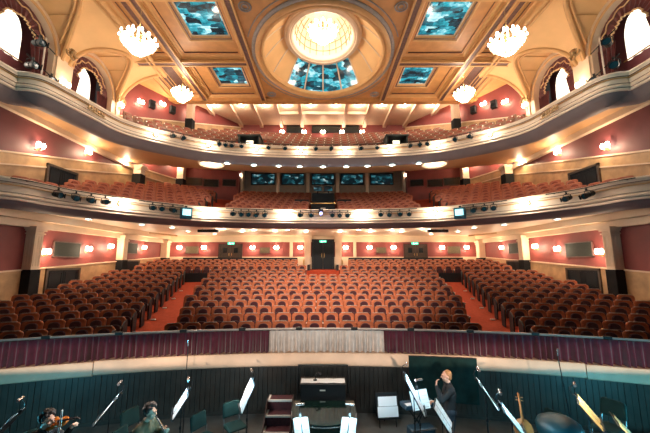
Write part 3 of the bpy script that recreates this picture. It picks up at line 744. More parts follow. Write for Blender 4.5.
def end_panel_mesh():
    b = MB(); b.prism([(-.22,.02),(.22,.02),(.24,.70),(.16,.84),(-.05,.80),(-.24,.68)], -.02, .02, Matrix.Translation((-.33,0,0)) @ Matrix.Rotation(pi/2, 4, 'Z')); return b
def seats(kind, name, plan, limit, cat_label, grp, stuff_name, stuff_label):
    """plan: list of (distance, x, y, z, rz, label, end) ; nearest `limit` become things, the rest one stuff object"""
    parts = seat_meshes(kind)
    plan = sorted(plan, key=lambda p: p[0])
    root = thing(name, 'x', 'seat', (0,0,0), 0, grp)
    keep = {'stalls': ('backrest','seat_pad','armrest','back_shell','glint_disc','top_highlight'), 'circle': ('back_shell','backrest','seat_pad'), 'upper': ('back_shell','backrest','seat_pad','glint_disc')}[kind]
    meshes = {}
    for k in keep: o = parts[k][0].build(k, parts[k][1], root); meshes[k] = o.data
    epm = end_panel_mesh().mesh('end_panel', M['black'])
    for i, (d, x, y, z, rz, label, end) in enumerate(plan[:limit]):
        if i == 0: r = root; r.location = (x, y, z); r.rotation_euler = (0,0,rz); r['label'] = label
        else:
            r = root.copy(); C.objects.link(r); r.location = (x, y, z); r.rotation_euler = (0,0,rz); r['label'] = label
            for k in keep: c = bpy.data.objects.new(k, meshes[k]); C.objects.link(c); c.parent = r
        if end:
            c = bpy.data.objects.new('end_panel', epm); C.objects.link(c); c.parent = r
            if end > 0: c.location = (.66, 0, 0)
    rest = plan[limit:]
    if rest:
        mb = MB(); mats = [parts[k][1] for k in keep] + [M['black']]
        ep = end_panel_mesh()
        for d, x, y, z, rz, label, end in rest:
            T = Matrix.Translation((x, y, z)) @ Matrix.Rotation(rz, 4, 'Z')
            for j, k in enumerate(keep):
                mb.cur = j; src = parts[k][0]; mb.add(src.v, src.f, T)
            if end: mb.cur = len(keep); mb.add(ep.v, ep.f, T @ Matrix.Translation((.66 if end > 0 else 0, 0, 0)))
        o = mb.build(stuff_name, mats); o['kind'] = 'stuff'; o['label'] = stuff_label; o['category'] = 'seats'; o['group'] = grp
def in_view(x, y, z):
    c, s = cos(radians(8.35)), sin(radians(8.35)); zz = z-E+.7
    d = y*c+zz*s; return d > .5 and abs(x/d) < 1.085 and abs((-y*s+zz*c)/d) < .74
PW = .585
def row_block(r, a0, a1, side_from, stag):
    """seat angles between arc positions a0 < a1 (metres along the row); listed from the aisle"""
    n = int((a1-a0+.02)/PW); slack = (a1-a0)-n*PW
    if side_from == 'mid': pos = [a0+slack/2+PW*(k+.5) for k in range(n)]
    elif side_from == 'hi': pos = [a1-PW*(k+.5) for k in range(n)]          # aisle at the high end (left block)
    else: pos = [a0+PW*(k+.5) for k in range(n)]
    return pos
COLS = [(sx*x, y) for sx in (-1, 1) for x, y in ((12.55,20.5),(11.45,24.3),(9.35,20.6),(7.25,26.4))]
COLS1 = [(sx*12.75, y) for sx in (-1, 1) for y in (13.75, 19.85, 25.2)]
def clear(x, y, r=.62): return all((x-a)**2+(y-b)**2 > r*r for a, b in COLS)
plan = []
for i in range(17):
    front_part = i < 12
    r = 26.0+.86*i if front_part else 36.95+.84*(i-12)
    if r > 39.9: break
    z = zst(r); inner = r*radians(12.0)-(.30 if i % 2 else 0); outer = r*radians(12.0)+1.25
    wl = r*math.asin(min(.99, 12.55/r))
    if front_part: blocks = [('centre', -inner, inner, 'mid'), ('left', -wl, -outer, 'hi'), ('right', outer, wl, 'lo')]
    else:
        g = 1.95 if i > 12 else .0
        blocks = [('rear left', -wl, -g, 'hi'), ('rear right', g, wl, 'lo')]
    for nm, a0, a1, how in blocks:
        pos = row_block(r, a0, a1, how, i)
        for k, a in enumerate(pos):
            p = -a/r if False else a/r; x, y = r*sin(p), CY+r*cos(p)
            if abs(x) < 1.0 and i >= 10: continue
            if not in_view(x, y, z) or any((x-a_)**2+(y-b_)**2 < .55 for a_, b_ in COLS1): continue
            where = ('centre block, %s from the left aisle' % ordw(k+1)) if nm == 'centre' else ('%s block, %s from the %s' % (nm, ordw(k+1), 'aisle' if front_part else 'middle'))
            lab = 'rust stalls seat, %s row from the pit rail, %s' % (ordw(i+1), where)
            end = (1 if nm == 'left' else -1) if (k == 0 and nm in ('left', 'right')) else 0
            plan.append((sqrt(x*x+y*y+(z+.7-E)**2), x, y, z, -p, lab, end))
NST = len(plan)
seats('stalls', 'stalls_seat', plan, 300, '', 'rust velvet stalls seats', 'stalls_seating', 'further rows of rust velvet stalls seats up to the rear wall')
def offset_row(R, s0, amax):
    """points every few centimetres along a row parallel to the front, with distance from the middle and heading"""
    P = [pol(radians(-amax+2*amax*k/900), R(radians(-amax+2*amax*k/900))+s0, 0) for k in range(901)]
    L = [0.]
    for a, b in zip(P[:-1], P[1:]): L.append(L[-1]+(b-a).length)
    mid = L[450]
    def at(s):
        s += mid
        if s < 0 or s > L[-1]: return None
        j = next((q for q in range(1, 901) if L[q] >= s), 900); a, b = P[j-1], P[j]; t_ = (s-L[j-1])/max(1e-6, L[j]-L[j-1]); p = a+(b-a)*t_
        i0, i1 = max(0, j-14), min(900, j+14); d = P[i1]-P[i0]; return p.x, p.y, atan2(d.y, d.x)
    return at, L[-1]/2
plan = []
for i in range(9):
    s0 = .80+.84*i+(.25 if i > 3 else 0); z = zci(s0); at, half = offset_row(R1, s0, 27)
    inner = (33.4+s0)*radians(10.3); outer = inner+1.25
    for nm, a0, a1, how in (('centre left', -inner, -1.0, 'hi'), ('centre right', 1.0, inner, 'lo'), ('left', -half, -outer, 'hi'), ('right', outer, half, 'lo')):
        for k in range(int((a1-a0)/PW)):
            a = (a1-PW*(k+.5)) if how == 'hi' else (a0+PW*(k+.5))
            if 'centre' not in nm and i % 2: a += .28*(-1 if how == 'hi' else 1)
            q = at(a)
            if q is None: continue
            x, y, rz = q; p = atan2(x, y-CY); r = sqrt(x*x+(y-CY)**2)
            if r > Q2(p)-.80 or abs(x) > 12.35 or not in_view(x, y, z) or not clear(x, y): continue
            if abs(x) < 7.3 and r > 41.5: continue
            if any((x-o_[1])**2+(y-o_[2])**2 < .335 for o_ in plan): continue
            lab = 'orange circle seat, %s row from front, %s block, %s from %s' % (ordw(i+1), nm, ordw(k+1), 'middle gap' if 'centre' in nm else 'aisle')
            end = (1 if nm == 'left' else -1) if (k == 0 and nm in ('left', 'right')) else 0
            plan.append((sqrt(x*x+y*y+(z-E)**2), x, y, z, rz, lab, end))
NCI = len(plan)
seats('circle', 'circle_seat', plan, 300, '', 'orange velvet dress circle seats', 'circle_seating', 'further rows of orange velvet seats at the back of the dress circle')
plan = []
VX = 5.05
for i in range(7):
    s0 = .68+.80*i; z = zup(s0); at, half = offset_row(R2, s0, 19.5)
    n = int(2*half/PW)
    for k in range(n):
        q = at(-half+PW*(k+.5)+(PW/2 if i % 2 else 0))
        if q is None: continue
        x, y, rz = q; p = atan2(x, y-CY); r = sqrt(x*x+(y-CY)**2)
        if r > Q3(p)-.62 or not in_view(x, y, z) or not clear(x, y, .58): continue
        if abs(abs(x)-VX) < 1.1 and 19.3 < y < 22.4: continue
        if abs(x) < .7 and s0 > 4.6: continue
        plan.append([sqrt(x*x+y*y+(z-E)**2), x, y, z, rz, i, 0])
for i in range(7):
    row = sorted([q for q in plan if q[5] == i], key=lambda q: q[1])
    for k, q in enumerate(row): q[5] = 'brown upper circle seat, %s row from front, %s from left end of row' % (ordw(i+1), ordw(k+1))
NUP = len(plan)
seats('upper', 'upper_circle_seat', [tuple(q) for q in plan], 300, '', 'brown upper circle seats', 'upper_circle_seating', 'further rows of brown seats at the back of the upper circle')
print('SEATS', NST, NCI, NUP)

# ------------------------------------------------------------------ partitions and aisle lights
def low_wall(name, r, p0, p1, z0, z1, th, m, kind='trim'):
    mb = MB(); n = 16; rows = []
    for dr, z in ((0,z0),(0,z1),(th,z1),(th,z0)): rows.append([pol(radians(p0+(p1-p0)*k/n), r+dr, z) for k in range(n+1)])
    mb.grid(rows+[rows[0]])
    for k in (0, n): mb.add([rows[j][k] for j in range(4)], [(0,1,2,3)])
    return struct(mb.build(name, m, smooth=False))
for sx, q in ((-1, 1), (1, 2)):
    low_wall('trim_rear_partition_%d' % q, 39.95, sx*2.9, sx*15.3, zst(39.9), E+.34, .12, M['black'])
    low_wall('trim_cross_aisle_parapet_%d' % q, 36.15, sx*9.4, sx*14.2, zst(36), E-.70, .12, M['black'])
    low_wall('trim_circle_parapet_%d' % q, 33.4+4.05, sx*1.6, sx*3.2, zci(3.8), zci(4.1)+.85, .1, M['black'])
    mb = MB(); mb.box(min(sx*1.15, sx*1.0), max(sx*1.15, sx*1.0), 22.9, 25.0, 1., zdoor+.42); struct(mb.build('trim_landing_wall_%d' % q, M['black'], smooth=False))
    t = thing('handrail', 'brass handrail beside the %s end of the landing of the centre doors' % SIDE[sx], 'handrail', (sx*1.5, 24.6, zst(39.6)), 0, 'handrails by the centre doors')
    b = MB(); b.tube([(0,-.6,.0),(0,-.6,.75),(0,-.5,.85),(0,.3,.95),(0,.4,.85),(0,.4,.1)], .025, 8); b.build('rail', M['brass'], t)
    b = MB(); b.tube([(0,-.15,.05),(0,-.15,.9)], .018, 6); b.build('post', M['brass'], t)
    for k in range(6):
        i = 1+2*k*0.8; r = 26.2+1.55*k; a = (r*radians(12.0)+1.02)/r*sx
        p = pol(a, r, zst(r))
        t = thing('step_light', 'small pale step light at seat ends along the %s stalls aisle, %s from pit' % (SIDE[sx], ORD[k]), 'step light', p, -a, 'step lights along the stalls aisles')
        b = MB(); b.bbox(-.09, .09, -.05, .05, .0, .05, .01); b.build('housing', M['plate'], t); b = MB(); b.box(-.07, .07, -.053, -.05, .015, .04); b.build('lens', M['plate'], t)

# ------------------------------------------------------------------ entrances and control desk
M['vom'] = mat('dark_teal_panel', (.012,.03,.032), .5)
M['lobby'] = mat('lit_lobby_wall', (.8,.75,.6), .5, em=1.4, emcol=(.95,.9,.7))
for sx in (-1, 1):
    z0 = zup(1.1)
    t = thing('entrance_kiosk', 'dark box with lit doorway standing among the %s upper circle seats' % SIDE[sx], 'entrance', (sx*VX, 20.1, z0), 0, 'entrances to the upper circle')
    b = MB(); b.box(-.72,-.62,-.0,1.8,0,1.55); b.box(.62,.72,-.0,1.8,0,1.55); b.box(-.62,.62,1.7,1.8,0,1.55); b.build('side_wall', M['vom'], t, smooth=False)
    b = MB(); b.box(-.78,.78,-.06,1.86,1.55,1.66); b.build('roof', M['vom'], t, smooth=False)
    b = MB(); b.box(-.24,.24,.30,.34,.45,1.35); b.build('lit_doorway', M['lobby'], t, smooth=False)
    b = MB(); b.tube([(-.6,-.03,.3),(.6,-.03,.3)], .03, 6); b.build('handrail', M['brass'], t)
t = thing('control_desk', 'black sound desk with monitors in the centre gap of the dress circle', 'control desk', (0, 23.7, zci(5.2)), 0)
b = MB(); b.box(-.85,.85,-.1,1.3,-.6,1.15); b.build('console', M['black'], t, smooth=False)
b = MB(); b.prism([(-.85,1.15),(.85,1.15),(.8,1.25),(-.8,1.25)], .2, 1.2); b.build('desk_top', M['blackmatt'], t, smooth=False)
for x in (-.42, .42):
    b = MB(); b.bbox(x-.33, x+.33, .1, .16, 1.38, 1.78, .015); b.box(x-.05, x+.05, .14, .2, 1.2, 1.45); o = b.build('monitor', M['black'], t, smooth=False)
    b = MB(); b.box(x-.30, x+.30, .094, .1, 1.41, 1.75); b.build('screen', M['boothglass'], o, smooth=False)
t = thing('desk_barrier', 'black barrier panel with pale notice at the head of the dress circle centre gap', 'barrier', (0, 20.4, zci(1.8)), 0)
b = MB(); b.bbox(-.8, .8, 0, .06, 0, .95, .01); b.build('panel', M['black'], t, smooth=False)
b = MB(); b.box(-.16, .16, -.006, 0, .5, .72); b.build('notice', M['plate'], t, smooth=False)
b = MB(); b.tube([(-.82,.03,1.02),(.82,.03,1.02)], .03, 8); b.build('rail', M['brass'], t)

# control room windows in the rear wall of the dress circle
zw0, zw1 = E+6.88, E+7.78
for i, (xa, xb) in enumerate(((-6.35,-4.35),(-3.65,-1.75),(-.95,.95),(1.65,3.55),(4.3,6.2))):
    nwin += 1
    f = MB()
    for q in ((xa-.08,xb+.08,zw0-.08,zw0),(xa-.08,xb+.08,zw1,zw1+.08),(xa-.08,xa,zw0,zw1),(xb,xb+.08,zw0,zw1)): f.box(q[0], q[1], 26.88, 27.0, q[2], q[3])
    o = struct(f.build('window_%d' % nwin, M['black'], smooth=False))
    g = MB(); g.box(xa, xb, 26.96, 26.98, zw0, zw1); g.build('pane', M['boothglass'], o, smooth=False)
    if i < 4:
        mb = MB(); x = (xb+((-6.35,-3.65,-.95,1.65,4.3)[i+1]))/2; mb.box(x-.14, x+.14, 26.86, 27, E+4.6, E+8.5); struct(mb.build('trim_booth_pilaster_%d' % (i+1), M['cream'], smooth=False))
# openings in the side rear walls of the dress circle and on the rear wall of the upper circle
for sx in (-1, 1):
    rz = sx*atan2(1.0, 4.45)*-1
    for k, (x, w_, h_, z_) in enumerate(((10.6,1.2,.55,6.55),(9.3,1.1,.55,6.5),(7.9,1.0,.5,6.6))):
        y = 24.6+(11.6-x)/4.45
        t = thing('service_window', 'dark window opening in the rear wall beside the %s dress circle block, %s from the column' % (SIDE[sx], ORD[k]), 'window', (sx*x, y, E+z_), rz, 'dark windows behind the dress circle')
        f = MB()
        for q in ((-w_/2-.06,w_/2+.06,-h_/2-.06,-h_/2),(-w_/2-.06,w_/2+.06,h_/2,h_/2+.06),(-w_/2-.06,-w_/2,-h_/2,h_/2),(w_/2,w_/2+.06,-h_/2,h_/2)): f.box(q[0], q[1], -.08, 0, q[2], q[3])
        f.build('window_frame', M['darkwood'], t, smooth=False)
        g = MB(); g.box(-w_/2, w_/2, -.03, 0, -h_/2, h_/2); g.build('pane', M['glassdark'], t, smooth=False)
for k, (xa, xb) in enumerate(((-.95,1.5),(1.75,3.1),(-3.1,-1.75))):
    t = thing('projection_window', ('wide dark window in the middle of the upper circle rear wall', 'narrower dark window right of the middle of the upper circle rear wall', 'narrower dark window left of the middle of the upper circle rear wall')[k], 'window', ((xa+xb)/2, 25.0, E+11.15), 0, 'dark windows of the upper circle')
    w_ = xb-xa; f = MB()
    for q in ((-w_/2,w_/2,-.32,-.26),(-w_/2,w_/2,.26,.32),(-w_/2,-w_/2+.06,-.32,.32),(w_/2-.06,w_/2,-.32,.32)): f.box(q[0], q[1], -.09, 0, q[2], q[3])
    f.build('window_frame', M['black'], t, smooth=False)
    g = MB(); g.box(-w_/2+.06, w_/2-.06, -.04, 0, -.26, .26); g.build('pane', M['glassdark'], t, smooth=False)
for k, x in enumerate((-3.45,-1.6,.0,1.6,3.3)):
    sconce((x, 25.0, E+10.75), 0, 'lit lamp on the upper circle rear wall, %s of five from the left' % ORD[k], 'lamps on the upper circle rear wall', 16)

# ------------------------------------------------------------------ stage lighting on the balcony fronts
M['lens'] = mat('dark_lens', (.008,.03,.04), .15, em=.02, emcol=(.1,.6,.8))
def spotlight_proto():
    t = thing('stage_spotlight', 'x', 'spotlight', (0,0,0))
    A = Matrix.Rotation(pi/2, 4, 'X')
    b = MB(); b.lathe([(.001,-.26),(.10,-.25),(.115,-.2),(.115,.02),(.095,.04),(.095,.12),(.13,.14),(.135,.26),(.12,.27),(.12,.2)], 14, A); b.build('body', M['black'], t)
    b = MB(); b.lathe([(.001,.19),(.12,.20)], 14, A); b.build('lens', M['lens'], t)
    b = MB(); b.tube([(-.15,0,0),(-.155,0,.14),(-.10,0,.20),(.10,0,.20),(.155,0,.14),(.15,0,0)], .014, 6); b.build('yoke', M['black'], t)
    b = MB(); b.box(-.03,.03,-.03,.03,.2,.30); b.build('clamp', M['black'], t, smooth=False)
    b = MB()
    for s in (-1, 1): b = MB(); b.box(s*.135-.004,s*.135+.004,-.36,-.26,-.10,.10); b.build('barn_door', M['black'], t, smooth=False)
    return t
SP = spotlight_proto(); sp_used = [False]
def spotlight(loc, rz, label, group, sc=1.):
    if not sp_used[0]: o = SP; o.location = loc; o['label'] = label; o['group'] = group; sp_used[0] = True
    else: o = dup(SP, loc, rz, label, group)
    o.rotation_euler = (radians(12+random.uniform(-5,8)), 0, rz+random.uniform(-.22,.22)); o.scale = (sc,)*3
def bar(H, xs, z, label, group):
    """scaffold bar along the front, behind the lamps that hang from it"""
    P = []
    a, b = min(xs)-.45, max(xs)+.45
    for k in range(9):
        x = a+(b-a)*k/8; y, rz = on_curve(H, x); n = Matrix.Rotation(rz, 3, 'Z') @ Vector((0, -.34, 0)); P.append(Vector((x+n.x, y+n.y, z)))
    c = P[4].copy(); t = thing('lighting_bar', label, 'lighting bar', c, 0, group)
    m_ = MB(); m_.tube([p-c for p in P], .024, 6); m_.build('pipe', M['black'], t)
    for k in (1, 7):
        y, rz = on_curve(H, P[k].x); n = Matrix.Rotation(rz, 3, 'Z') @ Vector((0, .235, 0))
        m_ = MB(); m_.tube([P[k]-c, P[k]-c+n+Vector((0,0,.02))], .02, 6); m_.build('bracket', M['black'], t)
def lamps_on(H, xs, z, side, what, front_name, sc=1.):
    for k, x in enumerate(xs):
        y, rz = on_curve(H, x); n = Matrix.Rotation(rz, 3, 'Z') @ Vector((0, -.36, 0))
        spotlight((x+n.x, y+n.y, z), rz, 'stage spotlight on %s front, %s, %s from left' % (front_name, what, ORD[k]), 'stage spotlights on the balcony fronts', sc*.88)
    bar(H, xs, z+.30*sc, 'black lighting bar along the %s front, %s' % (front_name, what), 'lighting bars on the balcony fronts')
zs = E+2.72
for xs, what in (((-11.2,-10.93,-10.62,-10.3), 'far left group of four'), ((-8.95,-8.6,-8.2), 'three beside the left monitor'), ((-5.2,-4.8,-4.35,-3.9,-3.43), 'left group of five'),
                 ((-1.32,-.72), 'pair just left of the centre'), ((.55,1.0,1.48), 'three just right of centre'), ((3.43,3.9,4.5,5.03), 'right group of four'), ((8.2,8.62,8.95), 'three beside the right monitor'), ((10.86,11.2), 'far right pair')):
    lamps_on(1, xs, zs, '', what, 'dress circle', 1.05)
zs = E+6.92
for xs, what in (((-8.59,-8.14), 'far left pair'), ((-6.29,-5.95,-5.56,-5.0), 'left group of four'), ((-3.38,-2.39), 'pair left of the middle'), ((-.46,.51), 'middle pair'), ((2.34,3.38), 'pair right of the middle'), ((5.33,5.91,6.35), 'right group of three'), ((7.79,8.46), 'far right pair')):
    lamps_on(2, xs, zs, '', what, 'upper circle', .95)
M['ledblue'] = mat('lit_violet_lens', (.3,.3,1), .3, em=5., emcol=(.35,.45,1.))
t = thing('moving_light', 'small fixture glowing violet blue in the middle of the dress circle front', 'stage light', (-.12, 18.02, E+2.86), 0)
b = MB(); b.bbox(-.14,.14,-.10,.12,.10,.22,.02); b.build('base', M['black'], t)
b = MB(); b.tube([(-.13,0,.12),(-.14,0,-.06)], .02, 6); b.tube([(.13,0,.12),(.14,0,-.06)], .02, 6); b.build('yoke', M['black'], t)
b = MB(); b.lathe([(.001,-.14),(.08,-.12),(.10,0),(.09,.12),(.08,.12)], 14, Matrix.Translation((0,0,-.05)) @ Matrix.Rotation(pi/2,4,'X')); b.build('head', M['black'], t)
b = MB(); b.lathe([(.001,.125),(.085,.12)], 14, Matrix.Translation((0,0,-.05)) @ Matrix.Rotation(pi/2,4,'X')); b.build('lens', M['ledblue'], t)
lamp('moving_light_glow', (-.12, 17.8, E+2.8), 9, (.4,.4,1.), .05)
M['screen'] = mat('lit_screen', (.4,.9,1), .3, em=1.5, emcol=(.45,.95,1.))
M['screenblue'] = mat('monitor_housing', (.01,.09,.14), .4)
for sx in (-1, 1):
    y, rz = on_curve(1, sx*7.62); n = Matrix.Rotation(rz, 3, 'Z') @ Vector((0, -.37, 0))
    t = thing('monitor', 'glowing cyan conductor monitor hung on the %s part of the dress circle front' % SIDE[sx], 'monitor', (sx*7.62+n.x, y+n.y, E+2.62), rz, 'monitors on the dress circle front')
    b = MB(); b.bbox(-.29,.29,-.08,.24,-.31,.31,.03); b.build('housing', M['screenblue'], t)
    b = MB(); b.bbox(-.21,.21,-.095,-.07,-.13,.21,.01); b.build('screen', M['screen'], t)
    b = MB(); b.box(-.05,.05,.1,.26,.28,.42); b.build('hook', M['black'], t)
    # slim loudspeaker bars under the soffit
    t = thing('ceiling_speaker', 'slim black loudspeaker bar under the dress circle soffit, %s of the centre' % SIDE[sx], 'loudspeaker', (sx*7.4, 19.9, E+1.98), 0, 'loudspeaker bars under the dress circle')
    b = MB(); b.bbox(-.65,.65,-.12,.12,-.09,.09,.02); b.build('cabinet', M['black'], t)
    b = MB()
    for x in (-.4,.4): b.tube([(x,0,.08),(x,0,.14)], .02, 6)
    b.build('hanger', M['black'], t)
    # wall loudspeakers of the upper circle
    for k, (x, y, z) in enumerate(((10.85,18.45,9.9),(10.15,19.65,10.15))):
        t = thing('loudspeaker', 'small black loudspeaker on the red %s wall of the upper circle, %s from the stage' % (SIDE[sx], ORD[k]), 'loudspeaker', (sx*x, y, E+z), -sx*radians(50), 'loudspeakers of the upper circle')
        b = MB(); b.bbox(-.17,.17,-.15,.15,-.26,.26,.02); b.build('cabinet', M['black'], t); b = MB(); b.lathe([(.001,.02),(.1,.0),(.12,.012)], 14, Matrix.Translation((0,-.15,-.06)) @ Matrix.Rotation(pi/2,4,'X')); b.build('driver', M['blackmatt'], t)
        b = MB(); b.tube([(0,.14,0),(0,.20,.02)], .03, 6); b.build('bracket', M['black'], t)

# ------------------------------------------------------------------ box curtains, lit blinds, ornaments
M['drape'] = mat('maroon_drape', (.11,.018,.018), .75, var=.3, scale=5., sheen=.3)
M['trimgold'] = mat('gold_fringe', (.62,.40,.20), .5, var=.2, scale=30.)
M['blind'] = mat('backlit_cream_blind', (.9,.85,.7), .6, em=1.5, emcol=(1.,.93,.80))
for sx in (-1, 1):
    s = SIDE[sx]
    for j, yc in enumerate(ARCH[:2]):
        r, lr = AH[yc]; X = AW+.30
        t = thing('box_curtain', 'swagged maroon curtain with gold fringe in the %s arched box opening on the %s wall' % (('rear', 'front')[j], s), 'curtain', (sx*X, yc, AZ), 0, 'maroon curtains of the stage boxes')
        n = 48; rows = []
        for q, fr in enumerate((1.03, .90, .76, .60) if j == 0 else (1.03, .86, .68, .50)):
            row = []
            for k in range(n+1):
                a = pi*(k/n)*1.0; sw = .05*sin(k*1.9)*(q/3); sc_ = .05*(abs(sin(a*3.5))-.5)*(q/3)
                row.append(Vector((-sx*(sw+.05*q/3), r*(fr+sc_)*cos(a), r*(fr+sc_)*sin(a))))
            rows.append(row)
        b = MB(); b.grid(rows); b.build('valance', M['drape'], t)
        b = MB(); b.tube([p+Vector((-sx*.02,0,0)) for p in rows[-1]], .035, 6); b.build('fringe', M['trimgold'], t)
        b = MB(); b.tube([(-sx*.08, r*.82*cos(pi*k/40)+.03*sin(k*1.3), r*.82*sin(pi*k/40)+.05*cos(k*1.1)) for k in range(5, 36)], .03, 6); b.build('braid', M['trimgold'], t)
        for e in (-1, 1):
            rows = []
            for q in range(7):
                z = -2.5+2.6*q/6; row = []
                wi = .60+.20*abs(q-3)/3
                for k in range(13): row.append(Vector((-sx*(.06*sin(k*2.1)), e*(r*1.02-(wi*k/12)*r*.75), z)))
                rows.append(row)
            b = MB(); b.grid(rows); b.build('side_drape', M['drape'], t)
        t = thing('window_blind', 'glowing cream blind hanging behind the curtain of the %s box on the %s wall' % (('rear', 'front')[j], s), 'blind', (sx*(AW+.62), yc, AZ), 0, 'lit blinds of the stage boxes')
        b = MB(); rows = []
        for q in range(12):
            z = (-1.45 if j == 0 else -.92)+((1.45 if j == 0 else .92)+r*.70)*q/11; hw = r*.38 if z < 0 else max(.02, sqrt(max(0, (r*.70)**2-z*z))*.54)
            rows.append([Vector((-sx*.03*sin(k*1.2), -hw+2*hw*k/16, z)) for k in range(17)])
        b.grid(rows); b.build('cloth', M['blind'], t)
        b = MB(); b.tube([(-sx*.05,-r*.46,(-1.43 if j == 0 else -.90)),(-sx*.05,r*.46,(-1.43 if j == 0 else -.90))], .03, 6); b.build('bottom_bar', M['brass'], t)
        lamp('box_light', (sx*(AW-.05), yc, AZ-1.4), 12, WARM2, .15)
    for k, (y, z, xo) in enumerate(((13.2, AZ+.55, 11.75), (17.0, AZ+.25, 11.85))):
        mb = MB()
        for a in range(5):
            g = 2*pi*a/5; c = Vector((sx*(xo-.05), y+.20*cos(g), z+.20*sin(g)))
            mb.tube([c+Vector((0,.15*cos(h),.15*sin(h))) for h in [2*pi*q/12 for q in range(13)]], .04, 6)
        mb.ball((sx*(xo-.06), y, z), .13, 8); struct(mb.build('trim_%s_cartouche_%d' % (s, k+1), M['ornament']))
    # crest relief on the upper front and booms with lamps in the front boxes
    mb = MB(); y_, x_ = 13.4, 10.40
    for a in range(7): mb.ball((sx*x_, y_-.45+.15*a, E+6.86+.05*(a % 2)), .09, 8, (.4,1,1))
    mb.tube([(sx*(x_-.02), y_-.55, E+6.74), (sx*(x_-.05), y_, E+6.70), (sx*(x_-.02), y_+.55, E+6.74)], .04, 6); struct(mb.build('trim_%s_crest' % s, M['ornament']))
    t = thing('lighting_boom', 'vertical pipe with lamp arms standing in the front %s stage box' % s, 'lighting boom', (sx*11.72, 11.9, E+7.0), 0, 'lighting booms in the stage boxes')
    b = MB(); b.tube([(0,0,-.5),(0,0,2.4)], .03, 8); b.build('pipe', M['plate'], t)
    for z in (.9, 2.0): b = MB(); b.tube([(0,-.7,z+.25),(0,.5,z)], .022, 6); b.build('arm', M['black'], t)
    for k, (dy, z) in enumerate(((-.55,.75),(.35,.62),(-.4,1.85))):
        spotlight((sx*11.62, 11.9+dy, E+7.0+z), -sx*pi/3, 'black stage spotlight on the boom in the front %s box, %s of three' % (s, ('lower stage-side','lower rear','upper')[k]), 'stage spotlights in the boxes', 1.15)

# ================================================================== orchestra pit
ZP = E-4.24; ZR = ZP+.60; ZL = ZP+.36                                          # pit floor, top of the musicians' risers
M['pitwall'] = mat('dark_pit_boards', (.042,.034,.027), .5, var=.3, scale=3.)
M['strip'] = mat('pale_rail_board', (.68,.48,.34), .5, var=.10, scale=2.5)
M['plum'] = mat('plum_curtain', (.080,.014,.028), .8, var=.2, scale=6., sheen=.3, spec=.15)
M['beige'] = mat('beige_curtain', (.52,.48,.45), .8, var=.12, scale=6., spec=.15)
M['railpale'] = mat('pale_rail', (.52,.46,.43), .35, .3)
M['tealcloth'] = mat('dark_teal_cloth', (.008,.030,.028), .85, var=.3, scale=4., spec=.2)
M['pitfloor'] = mat('pit_floor_lino', (.10,.095,.085), .5, var=.25, scale=3.)
M['riser'] = mat('riser_black', (.03,.03,.03), .7, var=.3, scale=4.)
M['paper'] = mat('white_paper', (.86,.88,.90), .6)
M['steel'] = mat('bright_steel', (.6,.62,.65), .25, .9)
M['pianogloss'] = mat('piano_lacquer', (.006,.020,.016), .08, spec=.7)
M['stepcarpet'] = mat('maroon_step_carpet', (.065,.009,.012), .85, var=.3, scale=12.)
M['skin'] = mat('skin', (.60,.34,.24), .5, var=.06, scale=8.)
M['violinwood'] = mat('violin_varnish', (.62,.20,.035), .25, var=.25, scale=14.)
M['brassgold'] = mat('yellow_brass', (.80,.55,.16), .2, .9)
M['casedark'] = mat('navy_case', (.012,.05,.085), .45)
M['tealpaint'] = mat('teal_shell', (.004,.035,.045), .4)
bpy.data.objects['floor_pit'].data.materials[0] = M['pitfloor']
def band(mb, r0f, z0, z1, a0, a1, n):
    mb.grid([[Vector((r0f(k)*sin(radians(a0+(a1-a0)*k/n)), CY+r0f(k)*cos(radians(a0+(a1-a0)*k/n)), z)) for k in range(n+1)] for z in (z0, z1)]); return mb
# boarded pit wall: each board set a few millimetres in or out
mb = MB(); nbd = 200; jit = [random.uniform(-.007, .007) for _ in range(nbd)]
for i in range(nbd):
    a = [radians(-31+62*(i+q)/nbd) for q in (.04, .96)]; a2 = [radians(-31+62*(i+q)/nbd) for q in (0, 1)]
    r = 24.55+jit[i]
    mb.add([pol(a2[0], 24.575, ZP), pol(a[0], r, ZP), pol(a[1], r, ZP), pol(a2[1], 24.575, ZP), pol(a2[0], 24.575, E-2.93), pol(a[0], r, E-2.93), pol(a[1], r, E-2.93), pol(a2[1], 24.575, E-2.93)], [(0,1,5,4),(1,2,6,5),(2,3,7,6)])
struct(mb.build('wall_pit', M['pitwall'], smooth=False))
mb = MB(); sweep(mb, arc(24.60, 31, 90), [(0,ZP),(0,ZP+.10),(-.06,ZP+.10),(-.06,ZP)]); struct(mb.build('baseboard_pit', M['pitwall'], smooth=False))
for i, (a0, a1, dz) in enumerate(((-31,-14.45,-.02),(-14.4,16.15,0.),(16.2,31,-.02))):
    mb = MB(); n = 40; P = [Vector((24.52*sin(radians(a0+(a1-a0)*k/n)), CY+24.52*cos(radians(a0+(a1-a0)*k/n)))) for k in range(n+1)]
    sweep(mb, P, [(.30,E-2.62+dz),(.0,E-2.62+dz),(-.03,E-2.66+dz),(-.03,E-2.95+dz),(.0,E-2.98+dz),(.08,E-2.98+dz)])
    for k in (0, n): p = P[k]; u = Vector((p.x, p.y-CY)).normalized(); mb.add([(p.x-u.x*.03, p.y-u.y*.03, E-2.98+dz), (p.x+u.x*.3, p.y+u.y*.3, E-2.98+dz), (p.x+u.x*.3, p.y+u.y*.3, E-2.62+dz), (p.x-u.x*.03, p.y-u.y*.03, E-2.62+dz)], [(0,1,2,3)])
    struct(mb.build('trim_pit_board_%d' % (i+1), M['strip']))
mb = MB(); sweep(mb, arc(24.78, 31, 90), [(0,E-2.7),(0,E-2.05),(.14,E-2.05),(.14,0)]); struct(mb.build('wall_pit_parapet', M['blackmatt'], smooth=False))
